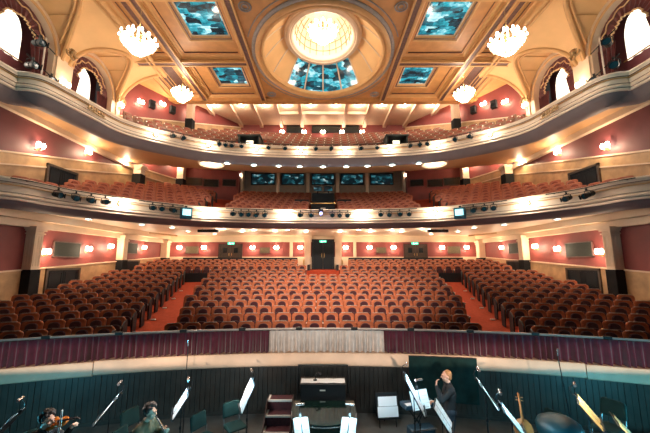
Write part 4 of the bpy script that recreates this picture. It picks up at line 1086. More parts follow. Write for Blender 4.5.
# curtains hung from the rail
def pit_curtain(a0, a1, m, label):
    c = pol(radians((a0+a1)/2), 24.7, E-2.66)
    t = thing('pit_curtain', label, 'curtain', c, 0, 'pleated curtains along the pit rail')
    n = int(abs(a1-a0)*60); ph = random.uniform(0, 6); rows = []
    for z, amp in ((E-2.02,.012),(E-2.08,.035),(E-2.3,.06),(E-2.5,.07),(E-2.67,.08)):
        row = []; s = 0
        for k in range(n+1):
            a = radians(a0+(a1-a0)*k/n); q = k*.25+1.1*sin(k*.05+ph)+.7*sin(k*.021)
            r = 24.66+amp*sin(q)+amp*.5*sin(q*.37+ph); row.append(pol(a, r, z+(.006*sin(q*.5) if z < E-2.6 else 0))-c)
        rows.append(row)
    MB().grid(rows).build('cloth', m, t)
    hem = MB(); hem.tube([p+Vector((0,0,.0)) for p in rows[-1][::2]], .006, 4); hem.build('hem', m, t)
pit_curtain(-30., -3.72, M['plum'], 'long plum pleated curtain along the pit rail, left of the beige one')
pit_curtain(-3.68, 4.18, M['beige'], 'short beige pleated curtain in the middle of the pit rail')
pit_curtain(4.22, 30., M['plum'], 'long plum pleated curtain along the pit rail, right of the beige one')
t = thing('pit_rail', 'pale tubular rail with dark post caps along the top of the pit curtains', 'rail', (0, 9.72, E-2.0), 0)
o0 = Vector((0, 9.72, E-2.0))
b = MB(); b.tube([pol(radians(-30+60*k/90), 24.72, E-1.985)-o0 for k in range(91)], .028, 8); b.build('rail', M['railpale'], t)
for x in (-7.35,-5.7,-4.05,-2.4,-.72,.94,2.6,4.25,5.9,7.5):
    a = math.asin(x/24.72); p = pol(a, 24.72, E-1.99)-o0
    b = MB(); b.bbox(-.10, .10, -.04, .04, -.03, .055, .015, Matrix.Translation(p) @ Matrix.Rotation(-a, 4, 'Z')); b.build('post_cap', M['black'], t)
c = pol(radians(7.85), 24.40, E-3.2); t = thing('hanging_cloth', 'dark teal cloth hung over the pale pit board behind the standing man', 'cloth', c, 0)
rows = [[pol(radians(5.72+4.3*k/40), 24.44+.012*sin(k*.9+q), z)-c for k in range(41)] for q, z in ((0,E-2.66),(.4,E-2.9),(.8,E-3.3),(1.2,E-3.84))]
MB().grid(rows).build('cloth', M['tealcloth'], t)
b = MB(); b.tube([p+Vector((0,0,.01)) for p in rows[0]], .015, 6); b.build('batten', M['black'], t)
for sx, a, b_ in ((-1, -7.6, -2.35), (1, 1.45, 7.6)):
    mb = MB(); zt = ZL if sx < 0 else ZR; mb.box(a, b_, 3.6, 7.05, zt-.04, zt); mb.box(a, b_, 7.0, 7.05, ZP, zt-.04); mb.box((b_-.05 if sx < 0 else a), (b_ if sx < 0 else a+.05), 3.6, 7.0, ZP, zt-.04)
    struct(mb.build('floor_riser_%d' % (1 if sx < 0 else 2), M['riser'], smooth=False))

mb = MB(); mb.box(-14, 14, -12, 2.75, E-1.75, E-1.62); mb.box(-14, 14, 2.55, 2.75, E-4.3, E-1.75); struct(mb.build('floor_stage', M['riser'], smooth=False))
# ------------------------------------------------------------------ furniture of the pit
def music_stand(x, y, z, h, rz, tilt, label, w=.52, dh=.36, sheet=None, lampl=None, watt=5., page_label=None, paper=None, lampcol=(.42,.82,1.)):
    t = thing('music_stand', label, 'music stand', (x, y, z), rz, 'black music stands in the pit')
    b = MB()
    for k in range(3): a = 2*pi*k/3+.4; b.tube([(0,0,.20),(.16*cos(a),.16*sin(a),.10),(.26*cos(a),.26*sin(a),.012)], .011, 6)
    b.build('tripod', M['black'], t)
    b = MB(); b.tube([(0,0,.12),(0,0,h*.6)], .014, 8); b.tube([(0,0,h*.55),(0,0,h-.02)], .010, 8); b.lathe([(.014,h*.57),(.024,h*.58),(.024,h*.62),(.014,h*.63)], 10); b.build('pole', M['black'], t)
    A = Matrix.Translation((0,-.02,h)) @ Matrix.Rotation(-tilt, 4, 'X')       # face towards -Y, leaning back
    b = MB(); b.bbox(-w/2, w/2, -.006, .006, -dh*.45, dh*.55, .004, A); b.box(-w/2, w/2, -.055, .0, -dh*.45-.01, -dh*.45+.004, A); b.box(-w/2, w/2, -.058, -.052, -dh*.45-.01, -dh*.45+.02, A); b.build('desk', M['black'], t, smooth=False)
    W = Matrix.Translation((x, y, z)) @ Matrix.Rotation(rz, 4, 'Z') @ A
    if sheet:
        s = thing('sheet_music', sheet, 'sheet music', W @ Vector((0,-.012,0)), 0, 'open music on the stands'); s.rotation_euler = (W.to_3x3()).to_euler()
        for q in (-1, 1):
            p = MB(); p.grid([[Vector((q*(.01+(w*.47)*k/5), -.006-.012*sin(pi*k/5), zz)) for k in range(6)] for zz in (-dh*.43, dh*.52)]); o = p.build('page', paper or M['paper'], s)
            l = MB()
            for k in range(5): zz = dh*(.40-.18*k); l.box(min(q*.04, q*w*.43), max(q*.04, q*w*.43), -.0205, -.0195, zz-.003, zz+.003)
            l.build('stave', M['railpale'], o, smooth=False)
    if lampl:
        L = thing('stand_lamp', lampl, 'lamp', W @ Vector((0,.0,dh*.55+.037)), 0, 'clip lamps on the music stands'); L.rotation_euler = W.to_3x3().to_euler()
        b = MB(); b.box(-.02,.02,-.02,.02,-.03,.03); b.build('clip', M['black'], L, smooth=False)
        b = MB(); b.tube([(0,0,.02),(0,.0,.10),(0,-.06,.15),(0,-.13,.15)], .008, 6); b.build('gooseneck', M['black'], L)
        b = MB(); b.tube([(-.09,-.14,.15),(.09,-.14,.15)], .024, 8); b.build('lamp_head', M['steel'], L)
        lo = W @ Vector((0,-.18,dh*.55+.10)); aim(lamp('stand_lamp_light', lo, watt*1.6, lampcol, .03, 'SPOT', None, 140, .5), W @ Vector((0,0,-.05)))
HP = pi/2
# left of the podium: players look to the right, so the desks face left
music_stand(-5.52, 5.95, ZL, 1.05, -HP+.35, radians(36), 'music stand at the far left edge of the pit, behind the violinist', sheet='lit music on the far left stand behind the violinist', lampl='clip lamp on the far left stand behind the violinist', watt=14)
music_stand(-3.98, 6.25, ZL, 1.17, -HP+.30, radians(36), 'tall music stand between the violinist and the olive jacketed musician', .56, .46, 'lit music on the stand between violinist and olive jacketed musician', 'clip lamp on the stand between violinist and olive jacketed musician', 16)
music_stand(-2.80, 6.62, ZL, 1.10, -HP+.40, radians(32), 'music stand right before the olive jacketed musician', .56, .46, 'lit music before the olive jacketed musician', 'clip lamp on the stand before the olive jacketed musician', 16)
music_stand(-1.70, 7.52, ZP, 1.24, -HP+.36, radians(24), 'lone music stand with brightly lit pages between empty chair and maroon steps', .54, .62, 'brightly lit pages on the lone stand beside the maroon steps', 'clip lamp on the lone stand beside the maroon steps', 26)
# right of the podium
music_stand(1.80, 6.60, ZR, 1.02, HP-.22, radians(27), 'tall lit music stand just left of the standing man, nearer the podium', .50, .72, 'lit pages on the tall stand just left of the standing man', 'clip lamp on the tall stand just left of the standing man', 26)
music_stand(2.25, 6.35, ZR, .74, HP-.42, radians(34), 'low lit music stand at the feet of the standing man', .50, .50, 'bright pages on the low stand at the feet of the standing man', None)
music_stand(2.12, 7.35, ZP, 1.22, .35, radians(20), 'music stand with blue grey desk back beside the hanging teal cloth', .46, .40, 'pages on the stand beside the hanging teal cloth', 'clip lamp on the stand beside the hanging teal cloth', 4)
music_stand(3.10, 6.35, ZR, 1.14, HP-.24, radians(32), 'slim lit music stand right of the standing man', .54, .46, 'lit pages on the slim stand right of the standing man', 'clip lamp on the slim stand right of the standing man', 18)
music_stand(3.34, 5.95, ZR, .86, HP-.34, radians(38), 'lit music stand leaning over the cello', .56, .50, 'bright pages on the stand leaning over the cello', 'clip lamp on the stand leaning over the cello', 18)
M['warmlitpaper'] = mat('warm_lit_paper', (.85,.62,.25), .6)  # warm lamplight put into the page colour
music_stand(4.62, 5.85, ZR, 1.04, HP-.62, radians(38), 'music stand with yellowish lit pages at the far right of the pit', .58, .46, 'yellowish lit pages on the upper stand at the far right', 'clip lamp over the yellowish pages at the far right', 14, paper=M['warmlitpaper'], lampcol=(1.,.9,.7))
music_stand(4.98, 5.55, ZR, .86, HP-.55, radians(40), 'lower music stand in the bottom right corner of the pit', .58, .46, 'yellowish lit pages on the stand in the bottom right corner', None, paper=M['warmlitpaper'])
lamp('stand_lamp_light', (4.75, 5.35, ZR+1.2), 5, (1.,.9,.7), .03)
# sheets at the foot of the piano, facing the stage
for x, s, rz in ((-.42, 'left', .25), (.50, 'right', -.25)):
    music_stand(x, 6.70, ZP, .92, rz, radians(50), 'music stand at the %s of the piano tail, desk turned to the stage' % s, .30, .48, 'glaring white page on the stand at the %s of the piano tail' % s, 'clip lamp on the stand at the %s of the piano tail' % s, 14)
# white score on a low desk against the wall
t = thing('score_stand', 'black desk propped against the pit wall right of the piano', 'stand', (1.69, 8.72, ZP), .10)
b = MB(); b.bbox(-.30,.30,0,.03,.26,.82,.01, Matrix.Rotation(radians(-8),4,'X')); b.build('board', M['black'], t)
b = MB(); b.box(-.30,.30,-.10,.0,.24,.27); b.build('ledge', M['black'], t, smooth=False)
b = MB(); b.tube([(-.22,.05,.26),(-.22,.0,.0)], .012, 6); b.tube([(.22,.05,.26),(.22,.0,.0)], .012, 6); b.tube([(0,.10,.5),(0,.34,.0)], .012, 6); b.build('legs_frame', M['black'], t)
t = thing('score', 'white open score on the black desk right of the piano', 'score', (1.685, 8.66, ZP), .10)
for z0, z1, w_ in ((.28,.53,.27),(.53,.76,.25)):
    b = MB(); b.grid([[Vector((-w_+2*w_*k/6, .155*(z-.28)-.012-.004*sin(pi*k/6), z)) for k in range(7)] for z in (z0+.004, z1-.004)]); b.build('page', M['paper'], t)
aim(lamp('score_light', (1.55, 7.9, ZP+1.7), 40, (.75,.92,1.), .05, 'SPOT', None, 50, .5), (1.69, 8.7, ZP+.45))
t = thing('cable', 'pale curled cable on the pit floor in front of the white score', 'cable', (1.45, 7.75, ZP+.012), 0)
b = MB(); b.tube([(-.45,.35,0),(-.2,.32,0),(0,.30,.0),(.14,.22,0),(.16,.08,0),(.06,-.02,0),(-.02,.06,0),(.04,.16,.02),(.16,.14,.0),(.30,.20,0)], .016, 6); b.build('lead', M['plate'], t)
b = MB(); b.bbox(-.52,-.44,.32,.38,-.01,.03,.008); b.build('plug', M['plate'], t)

# conductor's podium, desk, steps, piano
t = thing('podium', 'black podium behind the piano against the pit wall', 'podium', (0, 8.55, ZP), 0)
b = MB(); b.bbox(-.72,.72,-.45,.75,0,.62,.01); b.build('platform', M['black'], t, smooth=False)
b = MB(); b.tube([(-.70,.72,.62),(-.70,.72,1.35),(.70,.72,1.35),(.70,.72,.62)], .022, 8); b.build('back_rail', M['black'], t)
t = thing('conductor_desk', 'black conductor desk on the podium under a white sheet', 'desk', (0, 8.42, ZP+.625), 0)
b = MB(); b.bbox(-.58,.58,-.18,.34,.56,.60,.01); b.build('desk_top', M['black'], t, smooth=False)
b = MB(); b.box(-.56,.56,-.16,-.13,0,.56); b.box(-.56,-.53,-.13,.30,0,.56); b.box(.53,.56,-.13,.30,0,.56); b.build('case', M['black'], t, smooth=False)
b = MB(); b.box(-.08,.06,-.168,-.16,.44,.47); b.build('name_plate', M['plate'], t, smooth=False)
t = thing('cloth_sheet', 'white sheet lying over the conductor desk', 'sheet', (0, 8.42, ZP+1.227), 0)
b = MB(); b.grid([[Vector((-.56+1.12*k/12, y, .006+.004*sin(k*1.7+y*9))) for k in range(13)] for y in (-.10,-.03,.03,.1,.16,.2)]); b.build('sheet', M['paper'], t)
t = thing('desk_lamp', 'small dark lamp lying on the white sheet of the conductor desk', 'lamp', (-.20, 8.48, ZP+1.24), .4)
b = MB(); b.lathe([(.0,0),(.05,0),(.05,.015),(.0,.02)], 12); b.build('base', M['black'], t)
b = MB(); b.tube([(0,0,.01),(.0,.02,.10),(.08,.02,.16)], .012, 6); b.build('arm', M['black'], t)
b = MB(); b.tube([(.04,.02,.16),(.16,.02,.12)], [.02,.035], 8); b.build('shade', M['black'], t)
aim(lamp('desk_light', (0.1, 8.0, ZP+2.3), 16, (1.,.93,.85), .05, 'SPOT', None, 60, .5), (0, 8.45, ZP+1.22))
t = thing('steps', 'maroon carpeted steps with white edges leading up beside the podium', 'steps', (-1.06, 7.85, ZP), 0)
for k in range(4):
    y0 = -.55+.30*k; h_ = .22*(k+1)
    b = MB(); b.box(-.29,.29,y0,y0+.30,0,h_); o = b.build('step', M['stepcarpet'], t, smooth=False)
    e = MB(); e.box(-.295,.295,y0-.012,y0+.03,h_-.035,h_+.006); e.box(-.295,-.255,y0,y0+.30,h_-.0,h_+.006); e.build('nosing', M['plate'], o, smooth=False)
for x in (-.31,.31): b = MB(); b.prism([(-.57,0),(.66,0),(.66,.88),(.33,.88),(-.57,.18)], -.012, .012, Matrix.Translation((x,0,0)) @ Matrix.Rotation(pi/2,4,'Z')); b.build('stringer', M['darkwood'], t, smooth=False)
t = thing('grand_piano', 'black lacquered grand piano with closed lid and rounded tail before the podium', 'piano', (0.02, 7.45, ZP), 0)
out = [(-.72,.55),(.72,.55),(.72,.05)] + [(.72*cos(a)*1.0 if False else .70*cos(a), -.10+.50*sin(a)) for a in [-pi*k/16 for k in range(17)]] + [(-.72,.05)]
def slab(mb, o, z0, z1, k=1.):
    n = len(o); mb.add([(x*k, y*k, z0) for x, y in o]+[(x*k, y*k, z1) for x, y in o], [tuple(range(n)), tuple(range(n,2*n))[::-1]]+[(i, (i+1) % n, n+(i+1) % n, n+i) for i in range(n)])
b = MB(); slab(b, out, .60, .92, .985); b.build('body', M['pianogloss'], t)
b = MB(); slab(b, out, .925, .95); b.build('lid', M['pianogloss'], t)
b = MB(); b.tube([(x*1.0, y*1.0, .90) for x, y in out+[out[0]]], .012, 6); b.build('lid_edge', M['steel'], t)
for x, y in ((-.58,.42),(.58,.42),(0,-.42)): b = MB(); b.tube([(x,y,.60),(x,y,.3),(x,y,.08)], [.055,.045,.03], 10); b.ball((x,y,.04), .04, 8); b.build('leg', M['pianogloss'], t)
b = MB(); b.box(-.66,.66,.55,.72,.66,.74); b.build('keybed', M['pianogloss'], t, smooth=False)
b = MB(); b.box(-.60,.60,.56,.70,.74,.765); b.build('keyboard', M['paper'], t, smooth=False)
b = MB(); b.tube([(-.05,.3,.60),(-.05,.3,.12)], .018, 6); b.tube([(.05,.3,.60),(.05,.3,.12)], .018, 6); b.box(-.1,.1,.26,.34,.06,.13); b.build('pedal_lyre', M['pianogloss'], t)

def mic_stand(x, y, z, h, label, lean=(0,0)):
    t = thing('microphone_stand', label, 'microphone stand', (x, y, z), 0, 'tall microphone stands at the pit wall')
    b = MB(); b.lathe([(0,0),(.15,0),(.15,.012),(.03,.03),(.0,.03)], 18); b.build('base', M['black'], t)
    b = MB(); b.tube([(0,0,.02),(lean[0]*.5,lean[1]*.5,h*.55)], .014, 8); b.tube([(lean[0]*.45,lean[1]*.45,h*.5),(lean[0],lean[1],h)], .010, 8); b.build('pole', M['black'], t)
    b = MB(); b.tube([(lean[0],lean[1],h-.02),(lean[0],lean[1]-.01,h+.05),(lean[0],lean[1]-.02,h+.14)], [.014,.020,.016], 8); b.build('microphone', M['steel'], t)
mic_stand(-3.36, 8.10, ZP, 2.18, 'tall thin microphone stand against the wall left of the empty chairs')
mic_stand(5.62, 7.55, ZP, 2.10, 'tall slightly leaning microphone stand against the right pit wall', (-.16, .06))

def chair(x, y, z, rz, label):
    t = thing('orchestra_chair', label, 'chair', (x, y, z), rz, 'dark orchestra chairs in the pit')
    b = MB(); cushion(b, dome_outline(.44, -.21, .21, .10, 4), -.035, .025, .02, Matrix.Translation((0,0,.455)) @ Matrix.Rotation(-pi/2, 4, 'X')); b.build('seat', M['tealcloth'], t)
    b = MB(); cushion(b, dome_outline(.42, .60, .92, .08, 4), .17, .215, .02, Matrix.Translation((0,.2,.45)) @ Matrix.Rotation(radians(-9),4,'X') @ Matrix.Translation((0,-.2,-.45))); b.build('backrest', M['tealcloth'], t)
    for sx in (-1, 1):
        b = MB(); b.tube([(sx*.19,-.19,.43),(sx*.20,-.21,.0)], .012, 6); b.build('leg', M['steel'], t)
        b = MB(); b.tube([(sx*.20,.24,.0),(sx*.19,.19,.43),(sx*.19,.22,.62),(sx*.19,.26,.88)], .012, 6); b.build('leg', M['steel'], t)
chair(-2.55, 7.35, ZP, HP-.5, 'empty dark chair with teal back between microphone stand and lone music stand')
chair(-2.05, 7.85, ZP, HP-.9, 'empty dark chair nearest the pit wall left of the lone music stand')
chair(-3.70, 6.75, ZL, HP-.35, 'empty chair with teal back behind the olive jacketed musician')
chair(5.0, 7.45, ZP, -HP+.5, 'dark chair behind the teal drum')
chair(5.55, 6.55, ZR, -HP+.45, 'dark chair by the leaning microphone stand')
# covered drum, cello, keyboard
t = thing('timpani', 'kettle drum with dark teal domed cover right of the cello', 'drum', (4.48, 6.40, ZR), .3); t.scale = (.82, .82, .86)
b = MB(); b.lathe([(.001,.10),(.2,.14),(.36,.32),(.42,.55),(.43,.60)], 28); b.build('kettle', M['tealpaint'], t)
b = MB(); b.lathe([(.43,.58),(.455,.59),(.455,.63),(.43,.64)], 28); b.build('rim', M['steel'], t)
b = MB(); b.lathe([(.45,.50),(.47,.64),(.42,.74),(.28,.82),(.12,.86),(.001,.87)], 28); b.build('cover', M['tealpaint'], t)
for k in range(3): a = 2*pi*k/3; b = MB(); b.tube([(.40*cos(a),.40*sin(a),.5),(.44*cos(a),.44*sin(a),.0)], .018, 6); b.build('leg', M['steel'], t)
def fiddle(mb_body, mb_neck, L, M0):
    """body outline in the x-y plane, neck along +y; L = body length"""
    W = [(0,0,.0),(.05,.24,0),(.16,.29,0),(.28,.275,0),(.40,.19,0),(.52,.175,0),(.60,.19,0),(.74,.235,0),(.88,.20,0),(.97,.11,0),(1.,.03,0)]
    R = [(w*L, t_*L) for t_, w, _ in W]; o = R+[(-x, y) for x, y in R[::-1]]
    n = len(o); rows = []
    for k, z in ((.90,-.06),(1.,-.045),(1.,.045),(.9,.06),(.45,.075)): rows.append([Vector((x*k, L*.5+(y-L*.5)*(k if k < 1 else 1), z*L)) for x, y in o])
    mb_body.grid(rows, True, M0); mb_body.add(rows[0], [tuple(range(n))], M0); mb_body.add(rows[-1], [tuple(range(n))], M0)
    mb_neck.box(-.03*L, .03*L, L*.55, L*1.38, .06*L, .105*L, M0); mb_neck.tube([(0,L*1.36,.07*L),(0,L*1.5,.07*L),(0,L*1.62,.03*L),(0,L*1.64,-.03*L),(0,L*1.58,-.04*L)], [.032*L,.032*L,.028*L,.03*L,.02*L], 8, True, M0)
    for q, e in ((L*1.44,1),(L*1.44,-1),(L*1.52,1),(L*1.52,-1)): mb_neck.tube([(0,q,.06*L),(e*.09*L,q,.06*L)], [.012*L,.018*L], 6, True, M0)
    mb_neck.box(-.05*L,.05*L, L*.37, L*.39, .07*L, .15*L, M0); mb_neck.prism([(-.03*L,.07*L),(.03*L,.07*L),(.045*L,.12*L),(-.045*L,.12*L)], L*.04, L*.3, M0)
    for q in (-.015,-.005,.005,.015): mb_neck.tube([(q*L,L*.1,.12*L),(q*L*1.6,L*.38,.15*L),(q*L,L*1.4,.108*L)], .0022*L+.0006, 4, True, M0)
M['scroll'] = mat('cello_varnish', (.36,.11,.03), .3, var=.25, scale=10.)
t = thing('cello', 'cello leaning on its stand, scroll upwards, beside the lit music stand', 'cello', (3.60, 6.0, ZR+.15), 0); t.rotation_euler = (radians(56), 0, radians(-24))
b, n_ = MB(), MB(); fiddle(b, n_, .68, None); b.build('body', M['scroll'], t); n_.build('neck', M['scroll'], t)
b = MB(); b.tube([(0,-.16,0),(0,.02,0)], .006, 6); b.build('endpin', M['steel'], t)
t = thing('keyboard', 'pale blue electronic keyboard on a stand before the hanging teal cloth', 'keyboard', (2.35, 8.25, ZP), .25)
b = MB(); b.bbox(-.42,.42,-.16,.16,.72,.82,.015); b.build('case', M['casedark'], t)
b = MB(); b.box(-.38,.38,-.15,-.02,.82,.832); b.build('keys', M['paper'], t, smooth=False)
for s in (-1, 1): b = MB(); b.tube([(-s*.3,-.1,0),(s*.3,.1,.72)], .016, 6); b.tube([(-s*.3,.1,0),(s*.3,.12,.72)], .016, 6); b.build('stand_leg', M['black'], t)
t = thing('equipment_case', 'dark blue equipment case on the pit floor under the keyboard', 'case', (2.28, 7.85, ZP), .2)
b = MB(); b.bbox(-.3,.3,-.14,.14,0,.46,.02); b.build('shell', M['casedark'], t)
for z in (.02,.42): b = MB(); b.box(-.31,.31,-.15,-.135,z,z+.03); b.build('edge_strip', M['steel'], t, smooth=False)
b = MB(); b.tube([(-.07,-.15,.26),(-.07,-.18,.28),(.07,-.18,.28),(.07,-.15,.26)], .009, 6); b.build('handle', M['black'], t)

# ------------------------------------------------------------------ people
def cap(mb, p0, r0, p1, r1, n=12):
    p0, p1 = Vector(p0), Vector(p1); d = (p1-p0); d = d.normalized() if d.length > 1e-6 else Vector((0,0,1))
    P, R = [], []
    for k in range(4): a = pi/2*(1-k/3.0); P.append(p0-d*r0*sin(a)); R.append(max(1e-4, r0*cos(a)))
    for k in range(4): a = pi/2*k/3.0; P.append(p1+d*r1*sin(a)); R.append(max(1e-4, r1*cos(a)))
    mb.tube(P, R, n)
def remesh(o, v, it=3):
    m = o.modifiers.new('join', 'REMESH'); m.mode = 'VOXEL'; m.voxel_size = v; m.use_smooth_shade = True
    s = o.modifiers.new('soften', 'SMOOTH'); s.factor = .5; s.iterations = it
def fingers(mb, wrist, tip_dir, side, up, curl=.5, s=1.):
    """palm, four unequal bent fingers and a thumb from the side of the palm"""
    w = Vector(wrist); d = Vector(tip_dir).normalized(); sd = Vector(side).normalized(); u = Vector(up).normalized()
    for k in (-1.5,-.5,.5,1.5): cap(mb, w+d*.01+sd*k*.010*s, .015*s, w+d*.085*s+sd*k*.020*s, .012*s, 8)
    for k, L in ((-1.5,.062),(-.5,.074),(.5,.080),(1.5,.070)):
        a = w+d*.088*s+sd*k*.020*s; b = a+(d*cos(curl)-u*sin(curl))*L*.5*s; c = b+(d*cos(curl*2)-u*sin(curl*2))*L*.5*s
        cap(mb, a, .0105*s, b, .0095*s, 8); cap(mb, b, .0095*s, c, .0085*s, 8)
    a = w+d*.025*s+sd*.03*s; b = a+(d*.6+sd*.7-u*.3).normalized()*.042*s; c = b+(d*.9+sd*.1-u*.5).normalized()*.034*s
    cap(mb, a, .014*s, b, .012*s, 8); cap(mb, b, .012*s, c, .0095*s, 8)
def head(mb, c, yaw, pitch, s=1.):
    """face towards -Y before yaw/pitch"""
    T = Matrix.Translation(c) @ Matrix.Rotation(yaw, 4, 'Z') @ Matrix.Rotation(pitch, 4, 'X') @ Matrix.Scale(s, 4)
    mb.ball((0,.012,.025), .098, 16, (.80,.98,1.0), T); mb.ball((0,-.028,-.045), .072, 14, (.86,.90,1.0), T); mb.ball((0,-.06,-.088), .03, 10, (1,.9,.8), T)
    cap(mb, T @ Vector((0,-.090,.020)), .010, T @ Vector((0,-.112,-.018)), .015, 8); mb.ball((0,-.088,-.055), .016, 8, (1.5,.8,.5), T); mb.ball((0,-.085,.035), .02, 8, (2.6,.8,.5), T)
    for q in (-1, 1): mb.ball((q*.080,.012,-.005), .028, 8, (.35,.8,1.1), T); mb.ball((q*.033,-.082,.016), .014, 8, (1.2,.6,.7), T); mb.ball((q*.045,-.055,-.03), .03, 8, (1,1,1), T)
    return T
def hair(t, T, m, curly=False, long=False):
    b = MB(); R = random.Random(3)
    b.ball((0,.038,.050), .098, 16, (.86,.96,.90), T)
    b.ball((0,.066,-.015), .078, 12, (.98,.75,1.0), T)
    if curly:
        for k in range(90):
            z = R.uniform(-.35, 1); a = R.uniform(0, 2*pi); q = sqrt(1-z*z); x, y = q*cos(a), q*sin(a)
            if y < -.35 and z < .45: continue
            b.ball((x*.098, .022+y*.105, .040+z*.105), R.uniform(.022,.034), 6, (1,1,1), T)
    o = b.build('hair', m, t); remesh(o, .010, 2); return o
M['hairdark'] = mat('dark_hair', (.018,.012,.010), .6, var=.4, scale=40.); M['hairblond'] = mat('blond_hair', (.33,.16,.06), .6, var=.3, scale=40.)
M['olive'] = mat('olive_jacket', (.075,.075,.040), .8, var=.2, scale=8.); M['blackshirt'] = mat('black_shirt', (.012,.013,.015), .8, var=.3, scale=6.)
M['jeans'] = mat('dark_trousers', (.02,.03,.045), .85, var=.3, scale=8.); M['shirt'] = mat('pale_shirt', (.45,.55,.62), .8, var=.15, scale=8.)
M['shoe'] = mat('black_shoe', (.012,.011,.011), .4)
def limb(mb, pts, rs):
    for k in range(len(pts)-1): cap(mb, pts[k], rs[k], pts[k+1], rs[k+1])
def build_person(t, J, top_m, leg_m, hair_m, yaw, pitch, curly, hands, shirt_open=None):
    body = MB()
    T = head(body, J['head'], yaw, pitch)
    cap(body, J['neck'], .058, Vector(J['head'])+Vector((0,.015,-.06)), .05)
    sh = [Vector(J['sl']), Vector(J['sr'])]; hp = [Vector(J['hl']), Vector(J['hr'])]
    ch = (sh[0]+sh[1])/2; pv = (hp[0]+hp[1])/2; mid = (ch+pv)/2
    def torso(mb, g):
        limb(mb, [sh[0], sh[1]], [.065+g]*2)
        for s_ in (0, 1):
            o_ = (sh[s_]-ch)
            limb(mb, [ch+o_*.55+Vector((0,0,-.10)), mid+o_*.42, pv+o_*.40], [.100+g,.092+g,.105+g])
        limb(mb, [ch+Vector((0,-.02,-.08)), mid, pv], [.11+g,.105+g,.11+g])
        cap(mb, ch, .07+g, Vector(J['neck']), .055+g*.5)
    torso(body, 0)
    for e, w, s_, hd in ((J['el'], J['wl'], J['sl'], hands[0]), (J['er'], J['wr'], J['sr'], hands[1])):
        limb(body, [s_, e, w], [.052,.042,.028]); fingers(body, w, *hd)
    for k, f, h in ((J['kl'], J['al'], J['hl']), (J['kr'], J['ar'], J['hr'])):
        limb(body, [h, k, f], [.085,.058,.040]); toe = Vector(f)+Vector((0,-.17,-.05)); limb(body, [Vector(f)+Vector((0,.03,-.04)), toe], [.035,.03])
    o = body.build('body', M['skin'], t); remesh(o, .0075, 3)
    # clothes grown a little outside the same skeleton
    b = MB(); torso(b, .022)
    for e, w, s_ in ((J['el'], J['wl'], J['sl']), (J['er'], J['wr'], J['sr'])):
        w2 = Vector(e)+(Vector(w)-Vector(e))*.90; limb(b, [s_, e, w2], [.074,.060,.046])
    o = b.build('jacket', top_m, t); remesh(o, .012, 3)
    b = MB(); limb(b, [hp[0], hp[1]], [.125,.125])
    for k, f, h in ((J['kl'], J['al'], J['hl']), (J['kr'], J['ar'], J['hr'])): limb(b, [h, k, Vector(f)+Vector((0,0,.03))], [.112,.080,.062])
    o = b.build('trousers', leg_m, t); remesh(o, .014, 3)
    for f in (J['al'], J['ar']):
        b = MB(); cap(b, Vector(f)+Vector((0,.035,-.035)), .046, Vector(f)+Vector((0,-.16,-.045)), .040); o = b.build('shoe', M['shoe'], t); remesh(o, .012, 2)
    if shirt_open:
        b = MB(); limb(b, [ch+Vector((0,-.080,-.03)), mid+Vector((0,-.10,0))], [.050,.05]); o = b.build('shirt', shirt_open, t); remesh(o, .012, 2)
    hair(t, T, hair_m, curly)
    e = MB()
    for q in (-1, 1): e.ball((q*.033,-.092,.018), .010, 8, (1.,.6,.7), T)
    e.build('eyes', M['black'], t)
# man standing with his hand raised to his mouth
t = thing('person', 'blond person in black standing in the pit, hand raised to the mouth', 'person', (2.85, 7.55, ZP), -HP-.12)
J = dict(head=(0,-.03,1.655), neck=(0,.01,1.50), sl=(.175,.02,1.42), sr=(-.175,.02,1.42), hl=(.095,.02,.94), hr=(-.095,.02,.94), kl=(.11,-.03,.52), kr=(-.11,.0,.52), al=(.12,.0,.09), ar=(-.13,.05,.09),
         el=(.21,-.20,1.20), wl=(.07,-.27,1.47), er=(-.23,-.06,1.14), wr=(-.14,-.27,1.05))
build_person(t, J, M['blackshirt'], M['jeans'], M['hairblond'], 0., .05, False, (((-.35,.12,.9),(-.8,0,-.3),(0,-1,0),.7), ((.3,-.9,0),(.9,.3,0),(0,0,1),.6)))
# seated musician in the olive jacket
def seated(t, lean, arms, **k):
    J = dict(head=(0,-.10-lean,1.225), neck=(0,-.03-lean*.8,1.07), sl=(.165,-.02-lean*.7,.99), sr=(-.165,-.02-lean*.7,.99), hl=(.09,.04,.64), hr=(-.09,.04,.64), kl=(.13,-.38,.61), kr=(-.13,-.38,.61), al=(.14,-.34,.09), ar=(-.14,-.30,.09)); J.update(arms)
    build_person(t, J, **k)
t = thing('person', 'curly dark-haired person in an olive jacket seated and playing a wind instrument', 'person', (-3.24, 6.02, ZL), HP-.15)
seated(t, .06, dict(el=(.22,-.22,.80), wl=(.07,-.40,.93), er=(-.22,-.25,.79), wr=(-.06,-.53,.80)), top_m=M['olive'], leg_m=M['jeans'], hair_m=M['hairdark'], yaw=0., pitch=.10, curly=True,
       hands=(((-.6,-.5,.1),(0,0,1),(-.5,.7,0),.8), ((.6,-.5,.1),(0,0,1),(.5,.7,0),.8)), shirt_open=M['shirt'])
W = t.matrix_basis.copy()
def play(t, name, label, cat, group=None): return thing(name, label, cat, (0,0,0), 0, group)
W = Matrix.Translation((-3.24, 6.02, ZL)) @ Matrix.Rotation(HP-.15, 4, 'Z')
i_ = thing('wind_instrument', 'silver straight wind instrument held by the olive jacketed musician', 'instrument', W @ Vector((0,-.27,1.16)), 0); i_.rotation_euler = (W.to_3x3() @ Matrix.Rotation(radians(-38), 3, 'X')).to_euler()
b = MB(); b.tube([(0,0,0),(0,0,-.10),(0,0,-.45),(0,0,-.52),(0,0,-.58)], [.010,.014,.017,.026,.045], 12); b.build('tube', M['steel'], i_)
b = MB()
